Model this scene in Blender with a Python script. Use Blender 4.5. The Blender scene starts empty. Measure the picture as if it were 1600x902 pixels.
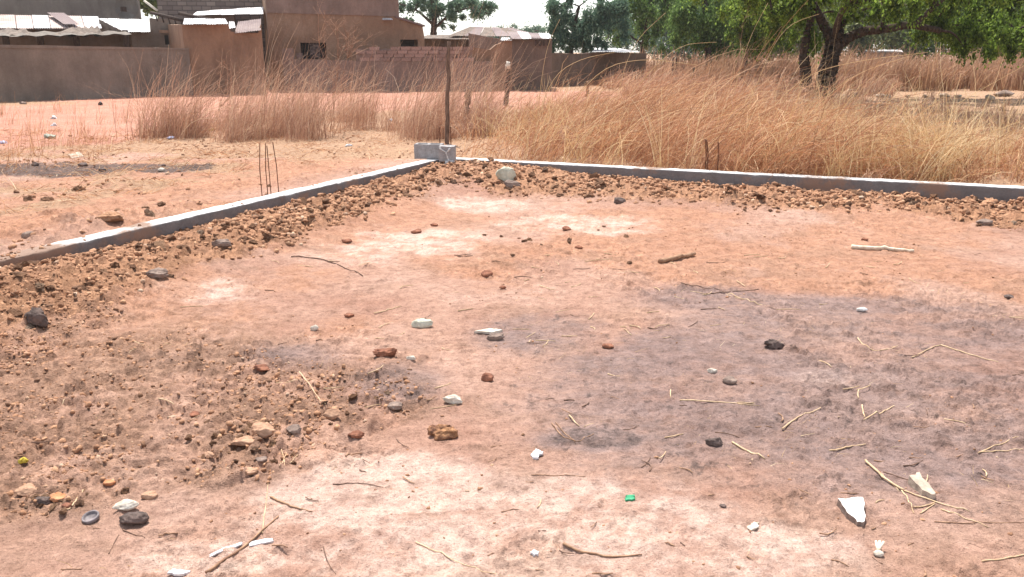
import bpy, bmesh, math, random
import numpy as np
from mathutils import Vector, Matrix
R = math.radians
random.seed(7); rng = np.random.default_rng(7)
S = bpy.context.scene
COL = S.collection

# ------------------------------------------------------------ camera, world, sun, exposure
F = 1280.0; HOR = 80.0; CH = 1.58                 # focal length in photo pixels, horizon row, eye height
PITCH = math.atan((451 - HOR) / F)
cam = bpy.data.objects.new('camera', bpy.data.cameras.new('camera')); COL.objects.link(cam)
cam.location = (0, 0, CH); cam.rotation_euler = (R(90) - PITCH, 0, 0)
cam.data.sensor_width = 36; cam.data.lens = 36 * F / 1600
cam.data.clip_start = 0.05; cam.data.clip_end = 2500
S.camera = cam
SUN_EL, SUN_AZ = R(64), R(-14)                    # azimuth from +Y, negative = to the left
w = bpy.data.worlds.new('World'); S.world = w; w.use_nodes = True
nt = w.node_tree; bg = nt.nodes['Background']; sky = nt.nodes.new('ShaderNodeTexSky')
sky.sky_type = 'NISHITA'; sky.sun_disc = False; sky.sun_elevation = SUN_EL; sky.sun_rotation = SUN_AZ
sky.dust_density = 1.2; sky.air_density = 1.0
hs = nt.nodes.new('ShaderNodeHueSaturation'); hs.inputs['Saturation'].default_value = .45   # milky, dusty dry-season sky
nt.links.new(sky.outputs[0], hs.inputs['Color']); nt.links.new(hs.outputs[0], bg.inputs[0]); bg.inputs[1].default_value = 0.15
sl = bpy.data.lights.new('sun', 'SUN'); sl.energy = 4.3; sl.angle = R(0.53); sl.color = (1.0, 0.95, 0.88)
sun = bpy.data.objects.new('sun', sl); COL.objects.link(sun)
sd = Vector((math.sin(SUN_AZ) * math.cos(SUN_EL), math.cos(SUN_AZ) * math.cos(SUN_EL), math.sin(SUN_EL)))
sun.rotation_euler = sd.to_track_quat('Z', 'Y').to_euler(); sun.location = (0, 0, 30)
S.view_settings.view_transform = 'Standard'; S.view_settings.look = 'None'
S.view_settings.gamma = 1; S.view_settings.exposure = 0.9

# ------------------------------------------------------------ noise and ground shape
def vnoise(x, y, seed=0):
    xi = np.floor(x).astype(np.int64); yi = np.floor(y).astype(np.int64); xf = x - xi; yf = y - yi
    def h(a, b):
        n = (a * 374761393 + b * 668265263 + seed * 1442695041) & 0xffffffff
        n = ((n ^ (n >> 13)) * 1274126177) & 0xffffffff
        return ((n ^ (n >> 16)) & 0xffff) / 65535.0
    u = xf * xf * (3 - 2 * xf); v = yf * yf * (3 - 2 * yf)
    return (h(xi, yi) * (1 - u) + h(xi + 1, yi) * u) * (1 - v) + (h(xi, yi + 1) * (1 - u) + h(xi + 1, yi + 1) * u) * v
def fbm(x, y, sc, oct=4, seed=0, gain=0.5):
    s = 0; a = 1; t = 0
    for i in range(oct):
        c, sn = math.cos(i * 1.1), math.sin(i * 1.1)
        s = s + a * vnoise((x * c - y * sn) * sc + 17.3 * i, (x * sn + y * c) * sc - 9.1 * i, seed + i); t += a; a *= gain; sc *= 2.03
    return s / t
def smooth(a, b, x):
    t = np.clip((x - a) / (b - a), 0, 1); return t * t * (3 - 2 * t)

def cells(x, y, sc, seed, fill=.75):
    """relief of half buried clods: angular domes of random size, one per cell; returns height (cell units) and a value per clod"""
    wx = x * sc + .55 * (vnoise(x * sc * 2.1, y * sc * 2.1, seed + 1) - .5) + .3 * (vnoise(x * sc * 5, y * sc * 5, seed + 2) - .5)
    wy = y * sc + .55 * (vnoise(x * sc * 2.1 + 9, y * sc * 2.1, seed + 3) - .5) + .3 * (vnoise(x * sc * 5 + 5, y * sc * 5, seed + 4) - .5)
    xi = np.floor(wx).astype(np.int64); yi = np.floor(wy).astype(np.int64); best = np.zeros_like(wx); val = np.full_like(wx, .5)
    def h(a, b, k):
        n = (a * 374761393 + b * 668265263 + (seed * 31 + k) * 1442695041) & 0xffffffff; n = ((n ^ (n >> 13)) * 1274126177) & 0xffffffff
        return ((n ^ (n >> 16)) & 0xffff) / 65535.0
    for i in (-1, 0, 1):
        for j in (-1, 0, 1):
            a, b = xi + i, yi + j; dx = wx - (a + .15 + .7 * h(a, b, 1)); dy = wy - (b + .15 + .7 * h(a, b, 2)); th = h(a, b, 3) * 6.283
            u, v = dx * np.cos(th) + dy * np.sin(th), (-dx * np.sin(th) + dy * np.cos(th)) * (1.1 + .6 * h(a, b, 4))
            r = .22 + .38 * h(a, b, 5) ** 1.5; d = np.maximum(np.maximum(np.abs(u), np.abs(v)) * .9, np.sqrt(u * u + v * v) * .85) / r
            hh = np.where((d < 1) & (h(a, b, 6) < fill), r * np.sqrt(np.maximum(1 - d ** 2.4, 0)) * (.5 + .6 * h(a, b, 7)) + .12 * r * (u / r), 0)
            m = hh > best; best = np.where(m, hh, best); val = np.where(m, h(a, b, 8), val)
    return best, val
def ray(px, py):
    dx = (px - 800) / F; dy = (451 - py) / F
    return np.array([dx, math.cos(PITCH) + dy * math.sin(PITCH), -math.sin(PITCH) + dy * math.cos(PITCH)])
def atz(px, py, z=0.0):
    d = ray(px, py); t = (z - CH) / d[2]; return np.array([d[0] * t, d[1] * t, z])
def atY(px, py, Y):
    d = ray(px, py); t = Y / d[1]; return np.array([d[0] * t, Y, CH + d[2] * t])

ZT = 0.20                                          # top of the cast beam
C0 = atz(694, 247.5, ZT)[:2]; A0 = atz(75, 390, ZT)[:2]; B0 = atz(1600, 294.5, ZT)[:2]
U = (A0 - C0) / np.linalg.norm(A0 - C0); V = (B0 - C0) / np.linalg.norm(B0 - C0)
NL = np.array([-U[1], U[0]]);  NL = NL if NL @ V > 0 else -NL
NR = np.array([-V[1], V[0]]);  NR = NR if NR @ U > 0 else -NR
BW = 0.17
def dists(x, y):
    ax = x - C0[0]; ay = y - C0[1]
    return ax * NL[0] + ay * NL[1], ax * NR[0] + ay * NR[1]
def loose_mask(x, y):
    """1 in the loose earth thrown up inside the two beams, 0 elsewhere"""
    dl, dr = dists(x, y)
    n = fbm(x, y, 1.3, 4, 5) - 0.5
    wl = 1.15 + 0.8 * n + 0.25 * smooth(6.5, 4.0, y); wr = 1.35 + 0.9 * n
    m = np.maximum(smooth(wl, wl - 0.4, dl), smooth(wr, wr - 0.45, dr))
    return m * (dl > -0.02) * (dr > -0.02)
def clodfield(x, y, dl, dr, lm, p):
    """strength of lumpy relief and its three layers"""
    out = (dl < -.25) * smooth(2.6, .5, -dl) * smooth(10, 6, y) * smooth(.36, .56, fbm(x, y, 1.6, 4, 13, .6))
    sp = .10 + .5 * smooth(.50, .66, fbm(x, y, 1.2, 5, 15, .68))
    k = np.clip(np.maximum(np.maximum(lm, p * .75), np.maximum(out * .9, sp)), 0, 1)
    a, va = cells(x, y, 5.5, 3, .55); b, vb = cells(x, y, 12, 5, .8); c, vc = cells(x, y, 27, 7, .85); c = np.maximum(c - .5 * np.clip(.35 - k, 0, 1), 0)
    big = np.maximum(lm, np.maximum(out * .8, p * .45)) * smooth(.35, .6, fbm(x, y, 1.4, 3, 16))
    h = big * a / 5.5 * .9 + k * (b / 12 * .8 + c / 27 * .75)
    val = np.where(a * big > .06, va, np.where(b * k > .05, vb, vc))
    return k, h, val
def H(x, y, full=False):
    x = np.asarray(x, float); y = np.asarray(y, float)
    dl, dr = dists(x, y); ins = (dl > -BW * .5) & (dr > -BW * .5); outd = np.maximum(-dl, -dr); edge = np.minimum(np.maximum(dl, 0), np.maximum(dr, 0))
    und = 0.05 * (fbm(x, y, 0.35, 3, 1) - .5) + 0.028 * (fbm(x, y, 1.7, 3, 2) - .5)
    rgh = .35 + 1.3 * smooth(.38, .66, fbm(x, y, .9, 3, 6))
    fine = rgh * (0.022 * (fbm(x, y, 5, 4, 3, .6) - .5) + 0.022 * (fbm(x, y, 17, 5, 4, .7) - .5)) + .018 * np.maximum(fbm(x, y, 13, 3, 7, .6) - .62, 0) * 3
    lm = loose_mask(x, y); p = patch(x, y, BROWN, .3, .6)
    d0 = np.maximum(dl, 0); r0 = np.maximum(dr, 0)
    hb = (.10 + .08 * smooth(6.2, 4.8, y) + .05 * smooth(.0, .4, d0)) * smooth(1.45, .3, d0) * (.75 + .5 * fbm(x, y, 1.1, 2, 17))
    hr = ((.085 - .075 * smooth(-.6, 6.0, x)) * smooth(1.4, .25, r0) + .05 * smooth(.05, .45, r0) * smooth(1.4, .6, r0)) * (.75 + .5 * fbm(x, y, 1.1, 2, 18))
    corner = .09 * np.exp(-((x - C0[0] - .7) ** 2 + (y - C0[1] + .7) ** 2) / .8)
    k, cl, val = clodfield(x, y, dl, dr, lm, p); calm = .25 + .75 * smooth(0, .2, edge)
    rough = lm * (0.06 * (fbm(x, y, 3.2, 4, 8, .6) - .5) + .03 * (fbm(x, y, 15, 3, 10, .6) - .5)) + p * (.05 * (fbm(x, y, 4, 4, 11, .6) - .42) + .02 * (fbm(x, y, 38, 2, 14) - .5))
    zi = und * .6 * smooth(0, .6, edge) + np.maximum(hb, hr) + corner + (rough + cl) * calm
    far = smooth(20, 60, y)
    zo = 0.135 * smooth(7, 0.6, outd) + 0.02 * smooth(.9, .2, outd) + .07 * k * smooth(.15, .5, outd) * (y < 11) * (dl < -.1) + und * (1 + far * 1.5) * smooth(BW, BW + .5, outd) + 0.006 + cl * smooth(.2, .35, outd)
    z = np.where(ins, zi, zo)
    under = (np.minimum(dl, dr) > -BW + .025) & (np.minimum(dl, dr) < -.02)
    z = np.where(under, np.minimum(z, 0.06), z) + fine
    z = np.where((np.minimum(dl, dr) > -BW - .12) & (np.minimum(dl, dr) < .25) & ins & (np.maximum(dl, dr) > -.1), np.minimum(z, ZT - .035), z)
    return (z, k, val) if full else z
def blob(cx, cy, rx, ry, s=1.0):
    c = atz(cx, cy)[:2]; r = abs(atz(cx + rx, cy)[0] - c[0]); q = abs(atz(cx, cy - ry)[1] - atz(cx, cy + ry)[1]) / 2
    return (c[0], c[1], r, q, s)
def patch(x, y, blobs, lo=.42, hi=.62, seed=21, sc=1.6):
    f = 0
    for (a, b, r, q, s) in blobs:
        f = np.maximum(f, s * np.exp(-0.7 * (((x - a) / r) ** 2 + ((y - b) / q) ** 2)))
    return smooth(lo, hi, f * (0.55 + 0.9 * fbm(x, y, sc, 5, seed, .6)))
BROWN = [blob(90, 640, 330, 150, .82), blob(130, 590, 260, 70), blob(420, 620, 150, 60), blob(560, 620, 110, 50, .9), blob(330, 700, 180, 60, .95), blob(90, 760, 150, 60, .9), blob(40, 520, 140, 40)]  # disturbed soil, widened so its brown carries the lens falloff at left
ASH_FALLOFF = [blob(1300, 600, 430, 120, 1.0), blob(1500, 620, 250, 120, .95), blob(1330, 510, 300, 48), blob(1560, 530, 160, 60, .9), blob(1060, 560, 130, 60, .85), blob(930, 685, 90, 22, 1.0), blob(1180, 640, 200, 50, .85),
       blob(850, 520, 120, 34, .85), blob(1450, 660, 220, 60, .8), blob(1100, 470, 120, 25, .85), blob(470, 560, 90, 25, .8), blob(620, 600, 90, 40, .75), blob(1450, 740, 150, 40, .75)]  # real ash, plus lens falloff at right painted in as a wider spread
ASHB = [blob(20, 270, 130, 15), blob(150, 274, 130, 13), blob(270, 276, 80, 10, .8)]
PALE = [blob(800, 850, 520, 130, .95), blob(620, 760, 200, 60, .9), blob(640, 385, 180, 40, .72), blob(760, 320, 120, 14, .72), blob(330, 460, 140, 30, .62), blob(640, 800, 300, 90, .9), blob(900, 810, 240, 70), blob(400, 870, 240, 40), blob(1120, 860, 260, 60, .9), blob(900, 350, 160, 20, .8), blob(1300, 590, 110, 20, .75)]
def G(px, py):
    """the point of the ground seen at a photo position"""
    z = 0.0
    for _ in range(12):
        p = atz(px, py, z); z = .5 * z + .5 * float(H(p[0], p[1]))
    p = atz(px, py, z); return np.array([p[0], p[1], float(H(p[0], p[1]))])
def wpx(px, Y):                                    # size in metres of px photo pixels at depth Y
    return px * (Y * math.cos(PITCH) + .3) / F

# ------------------------------------------------------------ object helpers
def tag(o, label=None, cat=None, group=None, kind=None):
    for k, v in (('label', label), ('category', cat), ('group', group), ('kind', kind)):
        if v: o[k] = v
    return o
def link(o, parent=None):
    COL.objects.link(o)
    if parent: o.parent = parent
    return o
def empty(name, loc=(0, 0, 0), rz=0):
    o = bpy.data.objects.new(name, None); o.location = loc; o.rotation_euler = (0, 0, rz); o.empty_display_size = .1
    return link(o)
def mk(name, v, f, m=None, parent=None, smoothf=False, loc=None):
    """mesh object from arrays; f is one array or a list of arrays of faces"""
    me = bpy.data.meshes.new(name); v = np.asarray(v, np.float32)
    fs = [np.asarray(a, np.int32) for a in (f if isinstance(f, list) else [f]) if len(a)]
    me.vertices.add(len(v)); me.vertices.foreach_set('co', v.ravel())
    me.loops.add(sum(a.size for a in fs)); me.polygons.add(sum(len(a) for a in fs))
    me.loops.foreach_set('vertex_index', np.concatenate([a.ravel() for a in fs]))
    tot = np.concatenate([np.full(len(a), a.shape[1]) for a in fs]); st = np.concatenate([[0], np.cumsum(tot)[:-1]])
    me.polygons.foreach_set('loop_start', st.astype(np.int32)); me.polygons.foreach_set('loop_total', tot.astype(np.int32))
    if smoothf: me.polygons.foreach_set('use_smooth', np.ones(len(tot), bool))
    me.update(calc_edges=True)
    if m: me.materials.append(m)
    o = bpy.data.objects.new(name, me)
    if loc is not None: o.location = loc
    return link(o, parent)
def bmo(name, bm, m=None, parent=None, sm=False, loc=None):
    me = bpy.data.meshes.new(name); bm.to_mesh(me); bm.free()
    if sm: me.polygons.foreach_set('use_smooth', [True] * len(me.polygons))
    if m: me.materials.append(m)
    o = bpy.data.objects.new(name, me)
    if loc is not None: o.location = loc
    return link(o, parent)

# ------------------------------------------------------------ materials
class N:
    def __init__(s, name, rough=.9):
        s.m = bpy.data.materials.new(name); s.m.use_nodes = True; s.t = s.m.node_tree; s.b = s.t.nodes['Principled BSDF']
        s.b.inputs['Roughness'].default_value = rough
        s.b.inputs['Specular IOR Level'].default_value = .2
    def n(s, typ, **kw):
        x = s.t.nodes.new(typ)
        for k, v in kw.items():
            if k in x.inputs.keys(): x.inputs[k].default_value = v
            else: setattr(x, k, v)
        return x
    def l(s, a, b): s.t.links.new(a, b)
    def coord(s, space='Object'):
        if space == 'World': return s.n('ShaderNodeNewGeometry').outputs['Position']
        return s.n('ShaderNodeTexCoord').outputs['Object']
    def noise(s, co, scale, detail=6, rough=.6, stretch=None):
        if stretch:
            mp = s.n('ShaderNodeMapping'); mp.inputs['Scale'].default_value = stretch; s.l(co, mp.inputs[0]); co = mp.outputs[0]
        x = s.n('ShaderNodeTexNoise'); x.inputs['Scale'].default_value = scale; x.inputs['Detail'].default_value = detail; x.inputs['Roughness'].default_value = rough
        s.l(co, x.inputs['Vector']); return x.outputs['Fac']
    def ramp(s, fac, stops):
        r = s.n('ShaderNodeValToRGB'); e = r.color_ramp.elements
        while len(e) < len(stops): e.new(.5)
        for i, (p, c) in enumerate(stops): e[i].position = p; e[i].color = (*c, 1) if len(c) == 3 else c
        s.l(fac, r.inputs[0]); return r.outputs[0]
    def mix(s, fac, a, b, mode='MIX'):
        x = s.n('ShaderNodeMix', data_type='RGBA', blend_type=mode)
        for k, v in ((0, fac), (6, a), (7, b)):
            if hasattr(v, 'is_output'): s.l(v, x.inputs[k])
            else: x.inputs[k].default_value = v if k == 0 else (*v, 1)
        return x.outputs[2]
    def bump(s, h, dist, strength=1.0, prev=None):
        x = s.n('ShaderNodeBump'); x.inputs['Distance'].default_value = dist; x.inputs['Strength'].default_value = strength
        s.l(h, x.inputs['Height'])
        if prev: s.l(prev, x.inputs['Normal'])
        return x.outputs[0]
    def done(s, col=None, nrm=None):
        if col is not None:
            if hasattr(col, 'is_output'): s.l(col, s.b.inputs['Base Color'])
            else: s.b.inputs['Base Color'].default_value = (*col, 1)
        if nrm is not None: s.l(nrm, s.b.inputs['Normal'])
        return s.m
def simple(name, c1, c2, scale=8, bump=.004, bscale=40, rough=.9, space='Object', lo=.38, hi=.62, rnd=0.0, stretch=None):
    k = N(name, rough); co = k.coord(space)
    col = k.ramp(k.noise(co, scale, 6, .65, stretch), [(lo, c1), (hi, c2)])
    col = k.mix(.5, col, k.ramp(k.noise(co, scale * 6, 4, .7), [(.3, (.62,) * 3), (.7, (1.28,) * 3)]), 'MULTIPLY')
    if rnd:
        oi = k.n('ShaderNodeObjectInfo').outputs['Random']
        col = k.mix(1, col, k.ramp(oi, [(0, (1 - rnd,) * 3), (1, (1 + rnd,) * 3)]), 'MULTIPLY')
    return k.done(col, k.bump(k.noise(co, bscale, 5, .65), bump))
def clod_mat(name, island):
    k = N(name, .95)
    r = k.n('ShaderNodeNewGeometry').outputs['Random Per Island'] if island else k.n('ShaderNodeObjectInfo').outputs['Random']
    co = k.coord('World' if island else 'Object')
    base = k.ramp(r, [(0, (.19, .11, .07)), (.2, (.30, .165, .098)), (.5, (.38, .21, .123)), (.8, (.44, .25, .15)), (.95, (.50, .30, .18)), (1, (.50, .37, .27))])
    n = k.noise(co, 14 if island else 1.6, 6, .65)
    col = k.mix(.55, base, k.ramp(n, [(.3, (.55, .5, .48)), (.7, (1.35, 1.25, 1.2))]), 'MULTIPLY')
    return k.done(col, k.bump(k.noise(co, 90 if island else 5, 6, .7), .006 if island else .12))
M = {}
M['clod'] = clod_mat('soil_clod', False); M['clods'] = clod_mat('soil_clods', True)
M['concrete'] = simple('concrete', (.42, .40, .40), (.60, .58, .56), 5, .004, 60, .85)
M['block'] = simple('concrete_block', (.28, .26, .255), (.38, .36, .355), 9, .004, 90, .9)
M['mortar'] = simple('mortar', (.5, .49, .47), (.66, .64, .62), 12, .006, 60)
M['rebar'] = simple('rusty_steel', (.09, .035, .018), (.2, .085, .045), 20, .001, 200, .7)
M['post'] = simple('weathered_wood', (.10, .062, .045), (.23, .15, .11), 6, .006, 30, .9, stretch=(6, 6, 1))
M['postdark'] = simple('dark_wood', (.035, .025, .022), (.1, .07, .055), 6, .01, 20, .9, stretch=(5, 5, 1))
M['limewash'] = simple('limewash', (.55, .5, .42), (.75, .7, .6), 10)
M['straw'] = simple('pale_straw', (.46, .31, .18), (.66, .49, .31), 20, .001, 100, .7)
M['stick'] = simple('brown_stick', (.22, .12, .075), (.42, .26, .16), 20, .002, 60, .85)
M['stickpale'] = simple('pale_peeled_stick', (.55, .42, .3), (.78, .66, .52), 20, .002, 60, .8)
M['twigdark'] = simple('dark_twig', (.10, .06, .045), (.22, .13, .09), 20, .002, 60, .85)
M['white'] = simple('white_plaster', (.50, .45, .41), (.80, .78, .75), 22, .002, 60, .8)
M['whitestone'] = simple('pale_stone', (.46, .38, .30), (.70, .64, .54), 14, .004, 40, .85)
M['beige'] = simple('beige_stone', (.34, .27, .21), (.48, .39, .31), 10, .006, 40)
M['grey'] = simple('grey_stone', (.16, .115, .095), (.32, .235, .19), 10, .01, 30)
M['darkstone'] = simple('dark_stone', (.06, .045, .04), (.19, .135, .115), 10, .012, 30)
M['redclod'] = simple('red_clod', (.17, .07, .045), (.34, .15, .09), 9, .015, 25)
M['orangeclod'] = simple('orange_clod', (.15, .07, .045), (.46, .24, .12), 18, .02, 22)
M['tan'] = simple('tan_stone', (.34, .19, .12), (.50, .31, .205), 8, .01, 25)
M['greenstone'] = simple('pale_greenish_stone', (.42, .42, .33), (.62, .60, .48), 6, .01, 20)
M['rust'] = simple('rust_orange_stone', (.40, .16, .07), (.62, .30, .16), 8, .012, 25)
M['cap'] = simple('grey_cap_metal', (.13, .11, .11), (.26, .22, .22), 20, .001, 60, .5)
M['yellow'] = simple('yellow_scrap', (.45, .33, .04), (.66, .52, .08), 10, .002, 50, .6)
M['green'] = simple('green_plastic', (.02, .20, .09), (.05, .34, .16), 10, .002, 50, .4)
M['black'] = simple('black_plastic', (.008, .008, .01), (.03, .03, .034), 10, .004, 40, .4)
M['bag'] = simple('white_plastic', (.56, .54, .54), (.80, .79, .80), 25, .004, 40, .45)
M['bagblue'] = simple('bluish_plastic', (.45, .5, .72), (.68, .72, .88), 10, .004, 40, .45)
M['baggreen'] = simple('grey_green_rag', (.22, .26, .22), (.42, .46, .38), 10, .01, 30, .8)

def leafmat(name, stops, trans=.35):
    k = N(name, .6)
    r = k.n('ShaderNodeNewGeometry').outputs['Random Per Island']
    col = k.ramp(r, stops)
    tr = k.n('ShaderNodeBsdfTranslucent'); k.l(col, tr.inputs[0]); k.l(col, k.b.inputs['Base Color'])
    mx = k.n('ShaderNodeMixShader'); mx.inputs[0].default_value = trans
    k.l(k.b.outputs[0], mx.inputs[1]); k.l(tr.outputs[0], mx.inputs[2])
    k.l(mx.outputs[0], k.t.nodes['Material Output'].inputs[0]); return k.m
M['leafdark'] = leafmat('neem_foliage', [(0, (.05, .085, .018)), (.4, (.12, .19, .03)), (.8, (.19, .28, .045)), (1, (.32, .42, .08))], .6)
M['leafgreen'] = leafmat('fresh_foliage', [(0, (.06, .11, .03)), (.5, (.12, .205, .05)), (1, (.24, .34, .10))], .5)
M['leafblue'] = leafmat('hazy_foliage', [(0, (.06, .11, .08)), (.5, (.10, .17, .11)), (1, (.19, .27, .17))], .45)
M['leafolive'] = leafmat('olive_foliage', [(0, (.07, .095, .035)), (.5, (.14, .18, .06)), (1, (.25, .28, .10))])
M['bark'] = simple('bark', (.035, .024, .018), (.095, .065, .05), 3, .03, 9, .95, stretch=(4, 4, 1))
M['barkgrey'] = simple('grey_bark', (.09, .075, .065), (.18, .15, .13), 3, .03, 9, .95, stretch=(4, 4, 1))
M['grassred'] = leafmat('russet_dry_grass', [(0, (.28, .145, .095)), (.5, (.47, .265, .175)), (.9, (.60, .40, .27)), (1, (.76, .58, .40))], .3)
M['grassgold'] = leafmat('golden_dry_grass', [(0, (.22, .105, .055)), (.4, (.42, .20, .105)), (.78, (.57, .30, .155)), (.92, (.70, .45, .25)), (1, (.88, .70, .45))], .3)
M['grasspale'] = leafmat('pale_dry_grass', [(0, (.48, .30, .14)), (.5, (.68, .48, .25)), (1, (.85, .70, .44))], .3)
M['grassfar'] = leafmat('far_dry_grass', [(0, (.28, .15, .09)), (.5, (.40, .23, .14)), (1, (.52, .33, .2))], .3)

# ------------------------------------------------------------ the ground
def ground():
    Y = 1.7; rows = [-1.0, -.6, 0, .5, .9, 1.2, 1.4, 1.55]
    while Y < 900:
        rows.append(Y); Y += max(.0085, (Y * Y + 2.5) / (CH * 820)) * 1.22 if Y < 40 else Y * .06
    rows = np.array([-60, -20, -6, -2.5] + rows)
    t = np.linspace(-.72, .72, 920); ex = np.array([.8, .95, 1.2, 1.7, 2.6, 4.5, 9])
    cols = np.concatenate([-ex[::-1], t, ex])
    yy, cc = np.meshgrid(rows, cols, indexing='ij')
    xx = cc * (np.maximum(yy, -.2) + 1.0 + np.maximum(-yy, 0) * 1.0)
    x = xx.ravel(); y = yy.ravel()
    z, kf, cv = H(x, y, True)
    v = np.stack([x, y, z], 1); nr, nc = len(rows), len(cols)
    i = (np.arange(nr - 1)[:, None] * nc + np.arange(nc - 1)[None]).ravel()
    f = np.stack([i, i + 1, i + nc + 1, i + nc], 1)
    k = N('red_earth', .95); co = k.coord('World')
    big = k.noise(co, .9, 5, .6); mid = k.noise(co, 6, 6, .65); fin = k.noise(co, 45, 5, .7); vf = k.noise(co, 170, 3, .6)
    brk = k.noise(co, 9, 10, .78)
    def attr(n, w=.75, lo=.18, hi=.85):
        a = k.n('ShaderNodeAttribute'); a.attribute_name = n
        m_ = k.n('ShaderNodeMath', operation='MULTIPLY_ADD'); k.l(brk, m_.inputs[0]); m_.inputs[1].default_value = w * 2; k.l(a.outputs['Fac'], m_.inputs[2])
        r_ = k.n('ShaderNodeMapRange', interpolation_type='SMOOTHSTEP'); k.l(m_.outputs[0], r_.inputs[0]); r_.inputs[1].default_value = w + lo; r_.inputs[2].default_value = w + hi
        r_.inputs[3].default_value = 0; r_.inputs[4].default_value = .92
        return r_.outputs[0]
    col = k.ramp(big, [(.35, (.36, .20, .145)), (.5, (.43, .26, .195)), (.66, (.48, .31, .245))])
    col = k.mix(attr('orange'), col, k.ramp(mid, [(.3, (.36, .18, .11)), (.7, (.49, .265, .17))]))
    col = k.mix(attr('pale', .62, .05, .95), col, k.ramp(mid, [(.3, (.54, .37, .31)), (.7, (.68, .51, .43))]))
    col = k.mix(attr('brown', .6, 0, 1.25), col, k.ramp(mid, [(.3, (.22, .13, .09)), (.7, (.37, .225, .155))]))
    col = k.mix(attr('loose'), col, k.ramp(mid, [(.3, (.27, .14, .083)), (.7, (.44, .245, .145))]))
    col = k.mix(attr('straw'), col, k.ramp(k.noise(co, 14, 6, .7, (1, 3, 1)), [(.3, (.26, .145, .09)), (.7, (.50, .34, .22))]))
    col = k.mix(attr('path'), col, k.ramp(big, [(.3, (.42, .20, .14)), (.7, (.50, .27, .20))]))
    col = k.mix(attr('ash', .55, 0, 1.15), col, k.ramp(mid, [(.3, (.165, .12, .115)), (.7, (.29, .215, .205))]))
    col = k.mix(attr('soot'), col, k.ramp(fin, [(.35, (.03, .024, .024)), (.65, (.15, .11, .10))]))
    m2 = k.noise(co, 13, 9, .72)
    col = k.mix(.85, col, k.ramp(m2, [(.30, (.50, .44, .41)), (.44, (.88, .86, .84)), (.56, (1.06, 1.06, 1.05)), (.72, (1.32, 1.32, 1.3))]), 'MULTIPLY')
    spk = k.ramp(k.noise(co, 75, 3, .8), [(.60, (1, 1, 1)), (.68, (.50, .44, .42))]); col = k.mix(.8, col, spk, 'MULTIPLY')
    col = k.mix(.7, col, k.ramp(fin, [(.28, (.6, .57, .55)), (.5, (1.0, 1.0, 1.0)), (.75, (1.22, 1.2, 1.18))]), 'MULTIPLY')
    col = k.mix(.5, col, k.ramp(vf, [(.3, (.7, .68, .66)), (.7, (1.25, 1.24, 1.22))]), 'MULTIPLY')
    an = k.n('ShaderNodeAttribute'); an.attribute_name = 'clodtone'
    col = k.mix(attr('rough', .3, .1, .8), col, k.mix(.85, col, k.ramp(an.outputs['Fac'], [(0, (.62, .58, .55)), (.35, (.95, .93, .9)), (.7, (1.15, 1.12, 1.08)), (1, (1.4, 1.38, 1.35))]), 'MULTIPLY'))
    b = k.bump(mid, .03, .8); b = k.bump(m2, .03, .7, b); b = k.bump(fin, .02, .9, b); b = k.bump(vf, .006, .9, b)
    o = mk('ground', v, f, k.done(col, b), smoothf=True); tag(o, kind='structure')
    dl, dr = dists(x, y); ins = (dl > -.1) & (dr > -.1)
    lm = loose_mask(x, y)
    st = fbm(x * .7, y * 2.2, 3.0, 5, 37, .65)
    ash = patch(x, y, ASH_FALLOFF, .12, .66, 31, .8) * (.68 + .3 * smooth(.3, .62, st)) * .86  # ash and lens falloff together, as ground colour
    soot = np.maximum(patch(x, y, ASHB, .36, .6, 33, 1.8), 0) * .8
    soot = np.maximum(soot, patch(x, y, [blob(930, 685, 70, 16)], .35, .6, 35, 14) * .55)
    soot = np.maximum(soot, (ash > .3) * smooth(.58, .70, fbm(x, y, 22, 4, 36, .6)) * .45)
    pale = patch(x, y, PALE, .30, .75, 41, 2.2) * ins * (.45 + .55 * smooth(.38, .6, fbm(x, y * 1.3, 4.5, 6, 42, .72)))
    brown = patch(x, y, BROWN, .08, .62) * (.4 + .55 * smooth(.32, .6, fbm(x, y, 3.5, 5, 48, .65)))
    brown = np.maximum(brown, smooth(.52, .66, fbm(x, y * 1.6, 1.9, 5, 49, .68)) * .55)
    orange = smooth(.34, .56, fbm(x, y, .8, 4, 51)) * .7 * smooth(2.6, 5.5, y)
    orange = np.maximum(orange, smooth(0, 1.2, -dl) * smooth(3.2, 2.0, -dl) * .8)
    out = ~ins
    pl = patch(x, y, [blob(110, 195, 230, 24, 1.3), blob(600, 152, 420, 14, 1.2), blob(150, 175, 260, 14, 1.1), blob(-250, 200, 300, 30, 1.3)], .4, .55, 61, .5)
    straw = out * smooth(.36, .62, fbm(x, y, 1.8, 5, 62, .65)) * (1 - pl) * smooth(.6, 2.2, np.maximum(-dl, -dr * 8)) * .9
    grassy = (dr < -.1) & (y > 8); straw = np.where(grassy, np.maximum(straw, .85), straw) * (1 - pl)
    for nme, a in (('rough', kf), ('clodtone', cv), ('ash', ash), ('soot', soot), ('pale', pale), ('brown', brown), ('orange', orange), ('loose', lm * .85), ('straw', straw), ('path', pl)):
        at = o.data.attributes.new(nme, 'FLOAT', 'POINT'); at.data.foreach_set('value', np.asarray(a, np.float32))
    return o
ground()

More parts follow.
